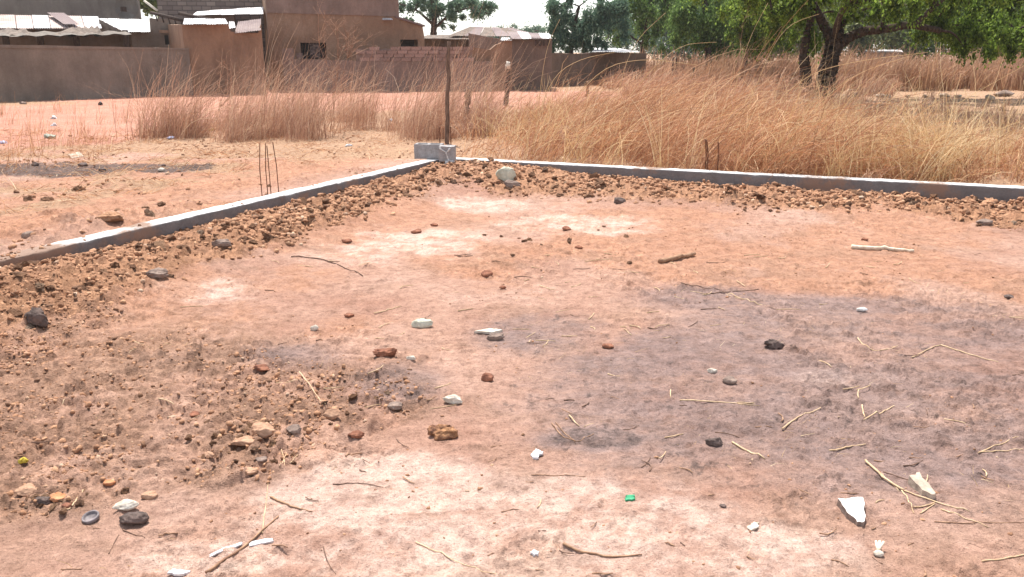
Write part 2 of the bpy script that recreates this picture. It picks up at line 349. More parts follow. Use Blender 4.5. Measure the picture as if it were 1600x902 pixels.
# ------------------------------------------------------------ lumps: rocks and clods
def ico(sub):
    bm = bmesh.new(); bmesh.ops.create_icosphere(bm, subdivisions=sub, radius=1); bm.verts.ensure_lookup_table()
    v = np.array([q.co[:] for q in bm.verts]); f = np.array([[q.index for q in p.verts] for p in bm.faces]); bm.free(); return v, f
ICO = {s: ico(s) for s in (1, 2, 3, 4)}
def rock_verts(sub, seed, cuts=7, rough=.18, flat=1.0):
    r = np.random.default_rng(seed); v = ICO[sub][0].copy()
    def n3(p, s, sd): return (vnoise(p[:, 0] * s + 3.1 * sd, p[:, 1] * s + p[:, 2] * s * 1.7, sd) + vnoise(p[:, 2] * s - 2.2 * sd, p[:, 0] * s - p[:, 1] * s * 1.3, sd + 50)) - 1
    v *= (1 + rough * n3(v, 1.6, seed) + rough * .5 * n3(v, 3.6, seed + 3))[:, None]
    for i in range(cuts):
        n = r.normal(size=3); n /= np.linalg.norm(n); c = r.uniform(.55, .85); d = v @ n - c
        v -= np.where(d > 0, d, 0)[:, None] * n * .92
    v *= (1 + (rough * .3 + .05) * n3(v, 8, seed + 9) + (.035 + rough * .1) * n3(v, 19, seed + 12))[:, None]
    if rough >= .5: v += r.normal(0, .10 if sub == 1 else .055, v.shape)
    v[:, 2] *= flat; ext = v.max(0) - v.min(0); v[:, 0] *= 2 / ext[0]; v[:, 1] *= 2 / ext[1]; v[:, 2] *= 2 * flat / ext[2]
    return v
CL2 = [rock_verts(2, 100 + i, 8, .50) for i in range(12)]
CL1 = [rock_verts(1, 200 + i, 4, .55) for i in range(10)]
def rotz_batch(v, n, sc, tilt=.6):
    """n rotated and scaled copies of v; sc (n,3)"""
    a = rng.uniform(0, 6.283, n); b = rng.normal(0, tilt, n); c = rng.uniform(0, 6.283, n)
    ca, sa, cb, sb, cc, sc_ = np.cos(a), np.sin(a), np.cos(b), np.sin(b), np.cos(c), np.sin(c)
    w_ = v[None] * sc[:, None, :]
    x, y, z = w_[..., 0], w_[..., 1], w_[..., 2]
    x, y = x * cc[:, None] - y * sc_[:, None], x * sc_[:, None] + y * cc[:, None]
    y, z = y * cb[:, None] - z * sb[:, None], y * sb[:, None] + z * cb[:, None]
    x, y = x * ca[:, None] - y * sa[:, None], x * sa[:, None] + y * ca[:, None]
    return np.stack([x, y, z], -1)
def scatter_lumps(name, P, size, variants, sub, m, zoff=.02, zf=H):
    vs, fs, off = [], [], 0; F_ = ICO[sub][1]; k = len(variants); idx = rng.integers(0, k, len(P))
    for i in range(k):
        p = P[idx == i]; s = size[idx == i]
        if not len(p): continue
        sc = s[:, None] * np.stack([rng.uniform(.8, 1.3, len(p)), rng.uniform(.7, 1.1, len(p)), rng.uniform(.5, .9, len(p))], 1)
        w_ = rotz_batch(variants[i], len(p), sc); z = zf(p[:, 0], p[:, 1])
        w_[..., 0] += p[:, 0, None]; w_[..., 1] += p[:, 1, None]; w_[..., 2] += (z + s * zoff)[:, None]
        nv = len(variants[i]); vs.append(w_.reshape(-1, 3)); fs.append((F_[None] + off + (np.arange(len(p)) * nv)[:, None, None]).reshape(-1, 3)); off += nv * len(p)
    return mk(name, np.concatenate(vs), np.concatenate(fs), m)
def sample(n, x0, x1, y0, y1, dens):
    out = np.zeros((0, 2))
    while len(out) < n:
        y = rng.uniform(y0, y1, n * 4); x = rng.uniform(x0, x1, n * 4)
        k = rng.uniform(0, 1, n * 4) < dens(x, y); out = np.concatenate([out, np.stack([x[k], y[k]], 1)])
    return out[:n]
def inview(x, y, pad=1.1): return np.abs(x) < (.64 * (y + .4)) * pad
# small crumbs and middling clods of the heaped earth: too many to count
ld = lambda x, y: loose_mask(x, y) * inview(x, y) * (.35 + .65 * (fbm(x, y, 2.2, 3, 71) > .45))
P = sample(8000, -7, 8, 2.5, 11.5, ld); o = scatter_lumps('earth_crumbs', P, np.minimum(rng.gamma(1.8, .0055, len(P)) + .004, .024) * np.clip(P[:, 1] / 6, .7, 1.3), CL1, 1, M['clods']); tag(o, 'small crumbs of orange brown earth covering the banks along the beams', 'earth crumbs', kind='stuff')
P = sample(500, -7, 8, 2.5, 11.5, ld); o = scatter_lumps('loose_clods', P, rng.uniform(.016, .03, len(P)) * np.clip(P[:, 1] / 6.5, .7, 1.25), CL2, 2, M['clods']); tag(o, 'middling lumps of crumbly brown earth in the banks along the beams', 'loose clods', kind='stuff')
bd = lambda x, y: patch(x, y, BROWN) * inview(x, y) * (.3 + .7 * (fbm(x, y, 3, 3, 72) > .48))
P = sample(4000, -5, 1, 1.9, 5.5, bd); o = scatter_lumps('soil_crumbs', P, np.minimum(rng.gamma(1.6, .0028, len(P)) + .002, .016), CL1, 1, M['clods']); tag(o, 'crumbs of disturbed brown soil spread over the front left ground', 'soil crumbs', kind='stuff')
gd = lambda x, y: inview(x, y) * np.clip(.1 + 1.6 * (fbm(x, y, 1.5, 4, 73) - .42), .03, 1)
P = sample(3800, -8, 9, 1.9, 11.5, gd); o = scatter_lumps('gravel', P, np.minimum(rng.gamma(1.2, .0022, len(P)) + .002, .011), CL1, 1, M['clods']); tag(o, 'fine gravel and grit sprinkled over the bare trodden soil', 'gravel', kind='stuff')
od = lambda x, y: inview(x, y) * (dists(x, y)[0] < -.25) * np.clip(3 * (fbm(x, y, 1.1, 4, 74) - .45), .04, 1)
P = sample(1800, -12, 0, 5, 16, od); o = scatter_lumps('rubble_crumbs', P, np.minimum(rng.gamma(1.5, .006, len(P)) + .005, .03), CL1, 1, M['clods']); tag(o, 'earth crumbs scattered on the waste ground left of the left beam', 'earth crumbs', kind='stuff')

tb = lambda x, y: ((dists(x, y)[0] < -.005) & (dists(x, y)[0] > -BW + .005) & (dists(x, y)[1] > .3)) * np.clip(.03 + smooth(5.95, 5.2, y), 0, 1)
P = sample(700, -5, 0, 3.5, 10, tb); o = scatter_lumps('spilt_earth', P, np.minimum(rng.gamma(1.6, .004, len(P)) + .003, .018), CL1, 1, M['clods'], zf=lambda x, y: 0 * x + ZT); tag(o, 'earth spilt over the near end of the left beam', 'spilt earth', kind='stuff')
CLM = []
for i in range(14):
    me = bpy.data.meshes.new('soil_clod'); v = rock_verts(3 if i < 7 else 2, 300 + i, 8, .55); me.from_pydata(v.tolist(), [], ICO[3 if i < 7 else 2][1].tolist()); me.materials.append(M['clod']); CLM.append(me)
def clod(x, y, s, label, group, zs=.7, cat='clod', sink=.02):
    o = bpy.data.objects.new('soil_clod', random.choice(CLM)); link(o)
    o.scale = (s * random.uniform(.85, 1.3), s * random.uniform(.75, 1.1), s * zs * random.uniform(.75, 1.15))
    o.rotation_euler = (random.gauss(0, .35), random.gauss(0, .35), random.uniform(0, 6.28))
    o.location = (x, y, float(H(x, y)) + s * sink); return tag(o, label, cat, group)
ccnt = 0
def scatter_clods(n, dens, box, s0, s1, label, group, cat='clod'):
    P = sample(n, *box, dens); kept = []
    for x, y in P:
        s = random.uniform(s0, s1) * (1.5 if random.random() < .12 else 1)
        if all((x - a) ** 2 + (y - b) ** 2 > (s + c) ** 2 * .7 for a, b, c in kept):
            kept.append((x, y, s)); clod(x, y, s, label, group, cat=cat)
scatter_clods(170, lambda x, y: loose_mask(x, y) * inview(x, y) * (dists(x, y)[0] < 1.5), (-6, 0, 3, 11), .024, .05, 'orange brown earth clod in the bank heaped along the left beam', 'clods in the bank along the left beam')
scatter_clods(110, lambda x, y: loose_mask(x, y) * inview(x, y) * (dists(x, y)[0] > 1.5) * (dists(x, y)[1] < 1.4), (-.5, 7, 6, 11.5), .026, .052, 'orange brown earth clod in the bank heaped along the right beam', 'clods in the bank along the right beam')
scatter_clods(12, lambda x, y: inview(x, y) * (dists(x, y)[0] < -.4) * (y < 9), (-8, -1, 5, 9), .03, .06, 'brown lump of earth lying on waste ground left of the left beam', 'earth lumps left of the left beam')

def heap(px, py, rx, ry, n, s0, s1, label, group):
    c = G(px, py); ax = wpx(rx, c[1]); by = abs(G(px, py - ry)[1] - G(px, py + ry)[1]) / 2
    scatter_clods(n, lambda x, y: np.exp(-((x - c[0]) / ax) ** 2 - ((y - c[1]) / by) ** 2), (c[0] - 2 * ax, c[0] + 2 * ax, c[1] - 2 * by, c[1] + 2 * by), s0, s1, label, group, cat='clod')
heap(405, 690, 75, 34, 42, .008, .022, 'small broken earth lump in the heap left of the large pitted clod', 'lumps in the heap of stones')
heap(90, 785, 75, 26, 22, .007, .018, 'small earth lump among the orange and dark stones at lower left', 'lumps around the orange stones')
heap(560, 630, 60, 20, 18, .008, .018, 'small earth lump on the slope left of the white plaster lump', 'lumps left of the plaster lump')
heap(860, 375, 70, 16, 14, .014, .028, 'small brown lump on the bright soil below the right bank', 'lumps below the right bank')
def rock(name, px, py, w_, h_, m, label, cat, seed, depth=1.0, cuts=7, rough=.22, rz=None, tilt=(0, 0), sink=.38):
    """a stone whose foot is seen at (px,py), w_ by h_ photo pixels"""
    p = G(px, py); d = p[1] * math.cos(PITCH) + .3; a = w_ * d / F / 2
    dep = math.atan2(CH, p[1]); hh = max(.25 * a, (h_ * d / F / 2 - a * depth * math.sin(dep) * .8) / math.cos(dep)) if depth < 1.05 else h_ * d / F / 2
    hh = min(max(hh, .45 * a), 1.2 * a)
    v = rock_verts(4 if w_ > 24 else 3, seed, cuts, rough) * np.array([a, a * depth * .8, hh])
    o = mk(name, v, ICO[4 if w_ > 24 else 3][1], m, loc=(p[0], p[1] + a * depth * .5, p[2] + hh * (1 - sink)), smoothf=False)
    o.rotation_euler = (R(tilt[0]), R(tilt[1]), R(rz if rz is not None else 0)); return tag(o, label, cat)
rock('porous_clod', 690, 686, 52, 44, M['orangeclod'], 'large pitted orange clod with an orange top, alone in the centre foreground', 'clod', 11, .9, 3, .45)
rock('soil_clod', 602, 556, 41, 20, M['redclod'], 'dark reddish flat clod in the middle of the plot', 'clod', 12, .6, 5, .35)
rock('stone', 1212, 545, 36, 26, M['darkstone'], 'knobbly charred dark lump among straw bits on the ashy soil', 'stone', 13, .9, 5, .45)
rock('stone', 1142, 600, 23, 18, M['grey'], 'round grey stone with pale top beside a small white chip', 'stone', 14, .9, 6, .2)
rock('stone_chip', 1114, 583, 17, 12, M['whitestone'], 'small white stone chip left of the round grey stone', 'stone chip', 15, .7)
rock('stone', 1115, 697, 31, 22, M['darkstone'], 'dark grey stone near the pale yellow stalk, right of centre', 'stone', 16, .8, 6, .3)
rock('plaster_lump', 708, 631, 34, 18, M['whitestone'], 'white plaster lump above the large orange clod', 'plaster lump', 17, .7, 7, .25)
rock('soil_clod', 763, 596, 21, 18, M['redclod'], 'small dark square clod in the middle of the plot', 'clod', 18, .8)
rock('stone_chip', 659, 512, 36, 10, M['greenstone'], 'flat greenish white chip lying on a brown crumb', 'stone chip', 19, .55)
rock('stone_chip', 1347, 487, 18, 9, M['white'], 'white shell shaped chip on the dark ashy patch', 'stone chip', 20, .6, 4, .1)
rock('stone', 206, 822, 50, 32, M['darkstone'], 'smooth dark oval stone with a reddish top at lower left', 'stone', 21, .8, 3, .15)
rock('stone', 195, 798, 40, 18, M['whitestone'], 'flat wedge of white stone just behind the dark oval stone', 'stone', 22, .7, 8, .12, rz=25)
rock('stone', 40, 776, 40, 24, M['tan'], 'brown angular stone at the far left of the foreground', 'stone', 23, .9)
rock('stone', 88, 784, 28, 18, M['rust'], 'bright orange stone beside a dark lump at lower left', 'stone', 24, .9)
rock('stone', 67, 790, 34, 22, M['darkstone'], 'blackish lump touching the bright orange stone at lower left', 'stone', 25, .9, 4, .4)
rock('stone', 104, 795, 18, 14, M['redclod'], 'small round reddish stone right of the blackish lump', 'stone', 26, .9)
rock('stone', 169, 760, 21, 18, M['rust'], 'small orange stone behind the white stone wedge', 'stone', 27, .9)
rock('stone', 231, 780, 28, 17, M['tan'], 'tan stone right of the white stone wedge', 'stone', 28, .8)
rock('stone', 387, 741, 29, 20, M['tan'], 'tan rounded stone at the lower edge of the heap of stones', 'stone', 29, .85)
rock('stone', 409, 684, 42, 36, M['tan'], 'largest tan stone in the heap of stones left of centre', 'stone', 30, .9)
rock('stone', 380, 700, 44, 30, M['tan'], 'broad orange tan stone left of the largest one in the heap', 'stone', 31, .9)
rock('stone', 459, 678, 26, 22, M['grey'], 'grey stone at the right side of the heap of stones', 'stone', 32, .9)
rock('stone', 517, 656, 32, 26, M['tan'], 'tan stone with dark underside at the foot of a long straw', 'stone', 33, .8)
rock('stone', 556, 685, 28, 12, M['redclod'], 'flat brown clod between the heap of stones and the large orange clod', 'clod', 34, .7)
rock('stone', 325, 716, 26, 18, M['tan'], 'long ribbed tan stone left of the heap of stones', 'stone', 35, .6, 9, .2, rz=-40)
rock('stone', 300, 652, 20, 13, M['redclod'], 'small brown clod on the disturbed soil above the heap', 'clod', 36)
rock('stone_chip', 491, 517, 14, 12, M['whitestone'], 'pale cube shaped chip left of centre', 'stone chip', 37, .7)
rock('stone_chip', 643, 562, 16, 9, M['whitestone'], 'small cream chip right of the dark reddish flat clod', 'stone chip', 38, .7)
rock('stone', 773, 532, 30, 14, M['grey'], 'grey stone with white flecks in the middle of the plot', 'stone', 39, .7)
rock('soil_clod', 408, 580, 30, 13, M['redclod'], 'flat brown clod on the left edge of the ashy soil', 'clod', 40, .8)
rock('soil_clod', 545, 496, 16, 10, M['redclod'], 'small brown clod beside pale crumbs, upper middle of the plot', 'clod', 41)
rock('soil_clod', 760, 434, 20, 16, M['redclod'], 'square brown clod on the bright soil, upper middle of the plot', 'clod', 42)
rock('soil_clod', 785, 452, 12, 9, M['redclod'], 'tiny brown clod just right of the square brown clod', 'clod', 43)
rock('soil_clod', 650, 365, 18, 8, M['redclod'], 'dark flat clod on the bright soil near the left bank', 'clod', 44)
rock('soil_clod', 541, 380, 17, 9, M['redclod'], 'dark clod on bright soil above the thin bent twig', 'clod', 45)
rock('soil_clod', 678, 354, 13, 7, M['redclod'], 'small dark clod on bright soil below the corner bank', 'clod', 46)
rock('boulder', 793, 282, 34, 30, M['greenstone'], 'large pale greenish boulder leaning on the bank near the corner', 'boulder', 47, .8, 6, .2)
rock('boulder', 799, 294, 28, 18, M['grey'], 'grey stone in front of the large pale boulder', 'boulder', 48, .8)
rock('soil_clod', 56, 512, 36, 42, M['darkstone'], 'big blackish green clod at the left edge of the bank', 'clod', 49, .9, 5, .35)
rock('soil_clod', 245, 436, 36, 24, M['grey'], 'dark block of hard earth at the foot of the left bank', 'clod', 50, .9, 5, .3)
rock('soil_clod', 345, 388, 34, 15, M['grey'], 'long dark clod half way up the left bank', 'clod', 51, .8, 6, .3)
rock('soil_clod', 967, 318, 20, 14, M['darkstone'], 'dark hollow looking clod in the right bank left of centre', 'clod', 52, .9)
rock('soil_clod', 1541, 352, 26, 11, M['grey'], 'grey wedge of earth in the bank at far right', 'clod', 53, .9)
rock('soil_clod', 1578, 467, 16, 10, M['darkstone'], 'small dark clod at the right edge of the ashy soil', 'clod', 54)
rock('stone_chip', 1177, 829, 17, 10, M['whitestone'], 'pale pebble in the lower right foreground', 'pebble', 55)
rock('stone_chip', 1130, 793, 12, 9, M['darkstone'], 'tiny dark pebble right of the green plastic scrap', 'pebble', 56)
rock('soil_clod', 951, 545, 20, 9, M['redclod'], 'flat dark clod on the grey soil right of centre', 'clod', 57)
rock('stone', 614, 640, 26, 12, M['grey'], 'bluish grey flat stone left of the white plaster lump', 'stone', 58)
rock('stone', 408, 722, 20, 12, M['grey'], 'small bluish stone below the largest tan stone', 'stone', 59)
rock('stone', 252, 268, 11, 9, M['whitestone'], 'pale stone on the sooty patch left of the left beam', 'stone', 60)
rock('stone', 54, 260, 11, 10, M['darkstone'], 'black lump at the left end of the sooty patch', 'stone', 61)
rock('stone', 127, 261, 17, 10, M['darkstone'], 'broad black lump with a white chip on the sooty patch', 'stone', 62)
rock('stone', 160, 268, 12, 8, M['darkstone'], 'black lump in the middle of the sooty patch', 'stone', 63)
rock('stone', 254, 260, 8, 6, M['darkstone'], 'small black lump above the pale stone on the sooty patch', 'stone', 64)
rock('soil_clod', 40, 372, 22, 16, M['grey'], 'dark clod beyond the near end of the left beam', 'clod', 65)
rock('soil_clod', 172, 350, 44, 22, M['clod'], 'mound of crusted earth right behind the left beam', 'clod', 66, .9, 3, .4)
rock('soil_clod', 885, 360, 16, 8, M['redclod'], 'dark crumb cluster on bright soil below the right bank', 'clod', 67)
rock('soil_clod', 905, 388, 14, 8, M['redclod'], 'small brown clod left of the thick brown stick', 'clod', 68)
rock('soil_clod', 1352, 466 - 90, 12, 7, M['redclod'], 'brown crumb above the pale stick at right', 'clod', 69)

def slab(name, pts, th, m, label, cat, tilt=0.012, parent=None, side=None):
    """a flat broken piece: outline given by photo points on the ground"""
    c = [G(*p) for p in pts]; bm = bmesh.new()
    ctr = np.mean(c, 0); n = len(c); outl = []
    if th < .02: ctr = ctr + np.array([0, 0, max(float(H(q[0], q[1])) for q in c) - ctr[2] + .002]) * .5
    for i in range(n):
        a, b = c[i], c[(i + 1) % n]
        for t in (0, .25, .5, .75):
            q = a * (1 - t) + b * t; j = .0026 if t else .0015
            outl.append(q + np.array([random.uniform(-j, j), random.uniform(-j, j), 0]) * 2)
    lo = [bm.verts.new((q[0] - ctr[0], q[1] - ctr[1], random.uniform(-.004, 0))) for q in outl]
    hi = [bm.verts.new(((q[0] - ctr[0]) * .97, (q[1] - ctr[1]) * .97, th + (q[1] - ctr[1]) * tilt + random.uniform(-.001, .001))) for q in outl]
    bm.faces.new(hi); bm.faces.new(lo[::-1])
    for i in range(len(lo)): bm.faces.new((lo[i], lo[(i + 1) % len(lo)], hi[(i + 1) % len(lo)], hi[i]))
    bmesh.ops.recalc_face_normals(bm, faces=bm.faces)
    for f in bm.faces: f.material_index = 1 if side and abs(f.normal.z) < .6 else 0
    o = bmo(name, bm, m, parent, loc=ctr)
    if side: o.data.materials.append(side)
    return tag(o, label, cat)
slab('plaster_fragment', [(1308, 790), (1348, 789), (1349, 822), (1340, 823), (1322, 810)], 0.024, M['white'], 'triangular white plaster fragment with its broken edge coloured dark as if shaded at lower right', 'plaster fragment', .08, side=M['grey'])  # edge faces take dark grey: their shade is put into the colour
slab('stone', [(1418, 756), (1434, 751), (1462, 776), (1460, 781), (1440, 774)], .026, M['beige'], 'flat elongated beige stone resting among straw at lower right', 'stone', .1)
slab('plastic_scrap', [(977, 778), (991, 776), (991, 782), (978, 784)], .006, M['green'], 'tiny green plastic scrap in the pale foreground soil', 'plastic scrap')
slab('paper_strip', [(325, 868), (378, 850), (380, 854), (328, 870)], .003, M['bag'], 'thin white paper strip left of the long brown stick', 'paper strip')
slab('paper_strip', [(388, 850), (426, 842), (427, 847), (390, 854)], .003, M['bag'], 'thin white paper strip right of the long brown stick', 'paper strip')
slab('paper_scrap', [(829, 712), (838, 706), (848, 711), (842, 718), (832, 718)], .008, M['bag'], 'small crumpled white paper scrap in the centre foreground', 'paper scrap')
slab('paper_scrap', [(262, 900), (272, 893), (297, 893), (288, 901)], .006, M['bag'], 'white paper scrap at the bottom edge, left of centre', 'paper scrap')
slab('paper_scrap', [(828, 867), (834, 861), (842, 865), (836, 870)], .006, M['bag'], 'tiny white fleck of paper at the bottom middle', 'paper scrap')
slab('pebble', [(1172, 820), (1185, 818), (1186, 826), (1174, 828)], .006, M['whitestone'], 'flat cream pebble lying against the pale pebble', 'pebble')
slab('stone_chip', [(740, 520), (766, 517), (786, 519), (770, 524)], .012, M['whitestone'], 'long white chip behind the grey stone with white flecks', 'stone chip')
slab('leaf_litter', [(106, 244 - 2), (124, 240), (132, 245), (112, 248)], .01, M['beige'], 'pale cardboard scrap on the straw beyond the sooty patch', 'scrap')

def bottle_cap():
    p = G(143, 812); d = p[1]; r = wpx(13, p[1]); bm = bmesh.new(); n = 28
    prof = [(0, .0), (.70, .0), (.78, .12), (.86, .30), (1.0, .34), (1.06, .2), (1.0, -.1)]
    rings = []
    for rr, z in prof:
        rings.append([bm.verts.new((max(rr, .001) * r * math.cos(2 * PI_ * i / n) * (1 + (.03 if i % 2 else 0) * (rr > .95)), max(rr, .001) * r * math.sin(2 * PI_ * i / n), (z + .15) * r)) for i in range(n)])
    for a, b in zip(rings, rings[1:]):
        for i in range(n): bm.faces.new((a[i], a[(i + 1) % n], b[(i + 1) % n], b[i]))
    o = bmo('lid', bm, M['cap'], sm=True, loc=p + np.array([0, 0, .004])); o.rotation_euler = (R(14), R(-6), 0)
    tag(o, 'round grey metal lid with a raised rim left of the dark oval stone', 'lid')
PI_ = math.pi
bottle_cap()
def crumple(name, px, py, w_, h_, m, label, cat, seed, flat=.5):
    p = G(px, py); a = wpx(w_, p[1]) / 2; b = wpx(h_, p[1]) / 2
    v = rock_verts(3, seed, 9, .55) * np.array([a, a * .7, max(b, a * .3)]); r = np.random.default_rng(seed)
    v += r.normal(0, a * .05, v.shape); v[:, 2] = np.maximum(v[:, 2], -b * .5)
    o = mk(name, v, ICO[3][1], m, loc=(p[0], p[1], p[2] + b * .5)); return tag(o, label, cat)
crumple('fallen_flower', 38, 726, 17, 12, M['yellow'], 'bright yellow scrap on the brown soil at far left', 'yellow scrap', 71)
crumple('plastic_bag', 84, 186, 12, 7, M['bag'], 'crumpled white bag on the orange path at far left', 'plastic bag', 72)
crumple('plastic_bag', 85, 197, 11, 6, M['bag'], 'small white bag just in front of the crumpled white bag', 'plastic bag', 73)
crumple('rag', 79, 216, 21, 9, M['baggreen'], 'grey green rag at the near edge of the orange path', 'rag', 74)
crumple('black_bag', 157, 165, 8, 8, M['black'], 'small black bag standing on the orange path', 'plastic bag', 75)
crumple('plastic_bag', 268, 217, 13, 5, M['bagblue'], 'bluish white plastic scrap left of the tall dry grass', 'plastic scrap', 76)
crumple('plastic_bag', 331, 205, 14, 6, M['yellow'], 'yellow plastic scrap at the foot of the tall dry grass', 'plastic scrap', 77)
crumple('plastic_bag', 5, 225, 14, 7, M['bagblue'], 'bluish bag at the left edge beyond the sooty patch', 'plastic bag', 78)
crumple('plastic_bag', 545, 229, 12, 6, M['bag'], 'white scrap on the straw left of the corner block', 'plastic scrap', 79)
crumple('plastic_bag', 742, 180, 12, 8, M['bag'], 'white bag right of the stumpy post', 'plastic bag', 80)
crumple('plastic_bag', 141, 153, 9, 5, M['bag'], 'white scrap at the foot of the long grey wall', 'plastic scrap', 81)
crumple('plastic_bag', 611, 190, 9, 5, M['bag'], 'white scrap in the tall grass left of the tall post', 'plastic scrap', 82)
crumple('rubbish', 36, 163, 12, 6, M['grey'], 'dark rubbish lump below the long grey wall at far left', 'rubbish', 83)
crumple('bundle', 1050, 128, 17, 14, M['postdark'], 'dark bundle standing among the small stakes in the field', 'bundle', 84)

# ------------------------------------------------------------ sticks, twigs, straws
def tube(pts, rad, n=6, jitter=0.0):
    pts = np.asarray(pts, float); k = len(pts); rad = np.broadcast_to(rad, (k,))
    t = np.gradient(pts, axis=0); t /= np.linalg.norm(t, axis=1)[:, None] + 1e-9
    up = np.where(np.abs(t[:, 2:3]) > .9, [[1., 0, 0]], [[0, 0, 1.]])
    s = np.cross(t, up); s /= np.linalg.norm(s, axis=1)[:, None]; u = np.cross(s, t)
    a = np.arange(n) * 2 * PI_ / n
    rr = rad[:, None] * (1 + jitter * rng.normal(size=(k, n)))
    v = pts[:, None] + (s[:, None] * np.cos(a)[None, :, None] + u[:, None] * np.sin(a)[None, :, None]) * rr[..., None]
    i = (np.arange(k - 1)[:, None] * n + np.arange(n)[None]).ravel(); j = (np.arange(k - 1)[:, None] * n + (np.arange(n)[None] + 1) % n).ravel()
    V_ = np.concatenate([v.reshape(-1, 3), pts[:1], pts[-1:]])
    c0 = k * n; e = np.arange(n); e1 = (e + 1) % n
    return V_, np.stack([i, j, j + n, i + n], 1), np.concatenate([np.stack([e1, e, np.full(n, c0)], 1), np.stack([(k - 1) * n + e, (k - 1) * n + e1, np.full(n, c0 + 1)], 1)])
def interp(c, m_):
    c = np.asarray(c, float); d = np.concatenate([[0], np.cumsum(np.linalg.norm(np.diff(c, axis=0), axis=1))]); t = np.linspace(0, d[-1], m_)
    return np.stack([np.interp(t, d, c[:, i]) for i in range(c.shape[1])], 1)
def stick(name, ppts, wp, m, label, cat, taper=.6, lift=0.0, group=None, n=7, seg=None, jit=.04):
    c = np.array([G(*p) for p in ppts])
    for _ in range(2 if len(c) > 2 else 0): c = np.concatenate([c[:1], np.stack([c[:-1] * .75 + c[1:] * .25, c[:-1] * .25 + c[1:] * .75], 1).reshape(-1, 3), c[-1:]])
    c = interp(c, seg or max(8, 4 * len(ppts))); Y = c[:, 1].mean(); r0 = wpx(wp, Y) / 2 * (1 if name == 'stick' else .62)
    rad = r0 * np.linspace(1, taper, len(c)); c[:, 2] = np.array([float(H(a, b)) for a, b in c[:, :2]]) * .3 + c[:, 2].mean() * .7
    c[:, 2] = np.maximum(c[:, 2], [float(H(a, b)) for a, b in c[:, :2]]) + rad * .8 + lift
    c[1:-1] += rng.normal(0, r0 * .07, (len(c) - 2, 3))
    o_ = c.mean(0); v, q, t = tube(c - o_, rad, n, jit); o = mk(name, v, [q, t], m, loc=o_, smoothf=True); return tag(o, label, cat, group)
stick('stick', [(1030, 412), (1058, 406), (1085, 400)], 8, M['stick'], 'thick short brown stick lying across the upper right of the plot', 'stick', .8)
stick('stick', [(1330, 389), (1380, 391), (1400, 393), (1428, 394)], 7, M['stickpale'], 'pale peeled stick lying level near the right bank', 'stick', .6)
stick('stick', [(322, 898), (365, 866), (405, 835), (435, 808)], 5.5, M['stick'], 'long brown stick crossing the white paper strips at bottom left', 'stick', .5)
stick('stick', [(880, 850), (900, 861), (940, 871), (970, 871), (1003, 868)], 5, M['stick'], 'long curved brown stick at the bottom middle', 'stick', .45)
stick('straw', [(650, 849), (700, 872), (745, 889), (785, 900)], 3.6, M['straw'], 'long pale straw slanting down to the bottom edge, left of centre', 'straw', .5)
stick('stick', [(423, 778), (445, 788), (470, 797), (488, 800)], 4.5, M['stick'], 'forked brown stick in the pale foreground, left of centre', 'stick', .4)
stick('straw', [(410, 835), (414, 800), (419, 755)], 3, M['straw'], 'thin pale straw pointing away above the long brown stick', 'straw', .5)
stick('twig', [(455, 402), (500, 404), (530, 415), (567, 432)], 3.2, M['twigdark'], 'thin dark bent twig on the bright soil at upper left of the plot', 'twig', .7)
stick('straw', [(468, 585), (490, 615), (509, 638)], 3, M['straw'], 'long pale straw leaning toward the tan stone with dark underside', 'straw', .6, .01)
stick('straw', [(432, 601), (460, 598), (488, 596)], 3, M['straw'], 'pale straw crossing the top of the long leaning straw', 'straw', .6)
stick('stalk', [(1144, 693), (1170, 707), (1195, 718)], 6, M['straw'], 'thick pale yellow stalk right of the dark grey stone', 'stalk', .7)
stick('twig', [(862, 663), (880, 685), (900, 694), (928, 678)], 3.6, M['stick'], 'forked V shaped twig in the centre foreground', 'twig', .5)
stick('twig', [(868, 662), (885, 680), (899, 693)], 3, M['stick'], 'short twig lying along the forked V shaped twig', 'twig', .6)
stick('straw', [(1062, 627), (1110, 628), (1180, 631)], 4, M['straw'], 'long level pale straw below the round grey stone', 'straw', .5)
stick('straw', [(1222, 673), (1245, 652), (1282, 640)], 4.4, M['straw'], 'curved pale straw below the charred dark lump', 'straw', .6)
stick('straw', [(1350, 657), (1372, 648), (1397, 635)], 4, M['straw'], 'yellow straw rising to the right on the ashy soil', 'straw', .7)
stick('straw', [(1347, 634), (1351, 653)], 4, M['straw'], 'short straw ending at the foot of the yellow rising straw', 'straw', .7)
stick('straw', [(1296, 705), (1325, 700), (1352, 695)], 5, M['straw'], 'short yellow frayed straw on the ashy soil at right', 'straw', .6)
stick('straw', [(1534, 878), (1570, 874), (1602, 868)], 5, M['straw'], 'yellow straw running out of the bottom right corner', 'straw', .8)
stick('straw', [(1352, 722), (1372, 742), (1400, 762), (1412, 768)], 6, M['straw'], 'thick straw stalk forming the upper left end of the straw bundle', 'straw', .9, .004)
stick('straw', [(1356, 726), (1385, 750), (1405, 768)], 4, M['straw'], 'yellow stalk beneath the thick stalk of the straw bundle', 'straw', .6)
stick('straw', [(1412, 768), (1450, 782), (1515, 800)], 4.5, M['straw'], 'stalk running right from the beige stone', 'straw', .6)
stick('straw', [(1470, 797), (1510, 812), (1545, 825)], 4, M['straw'], 'lowest right stalk of the straw bundle', 'straw', .5)
stick('straw', [(1408, 766), (1420, 785), (1428, 803)], 4, M['straw'], 'stalk pointing down from the middle of the straw bundle', 'straw', .6)
stick('straw', [(1428, 793), (1450, 791), (1462, 785)], 4, M['straw'], 'short level stalk below the beige stone', 'straw', .7)
stick('straw', [(1438, 803), (1450, 795), (1460, 788)], 4, M['straw'], 'short slanting stalk lowest below the beige stone', 'straw', .7)
stick('straw', [(1380, 738), (1410, 748), (1430, 752)], 3, M['twigdark'], 'dark thin stalk behind the beige stone', 'straw', .6)
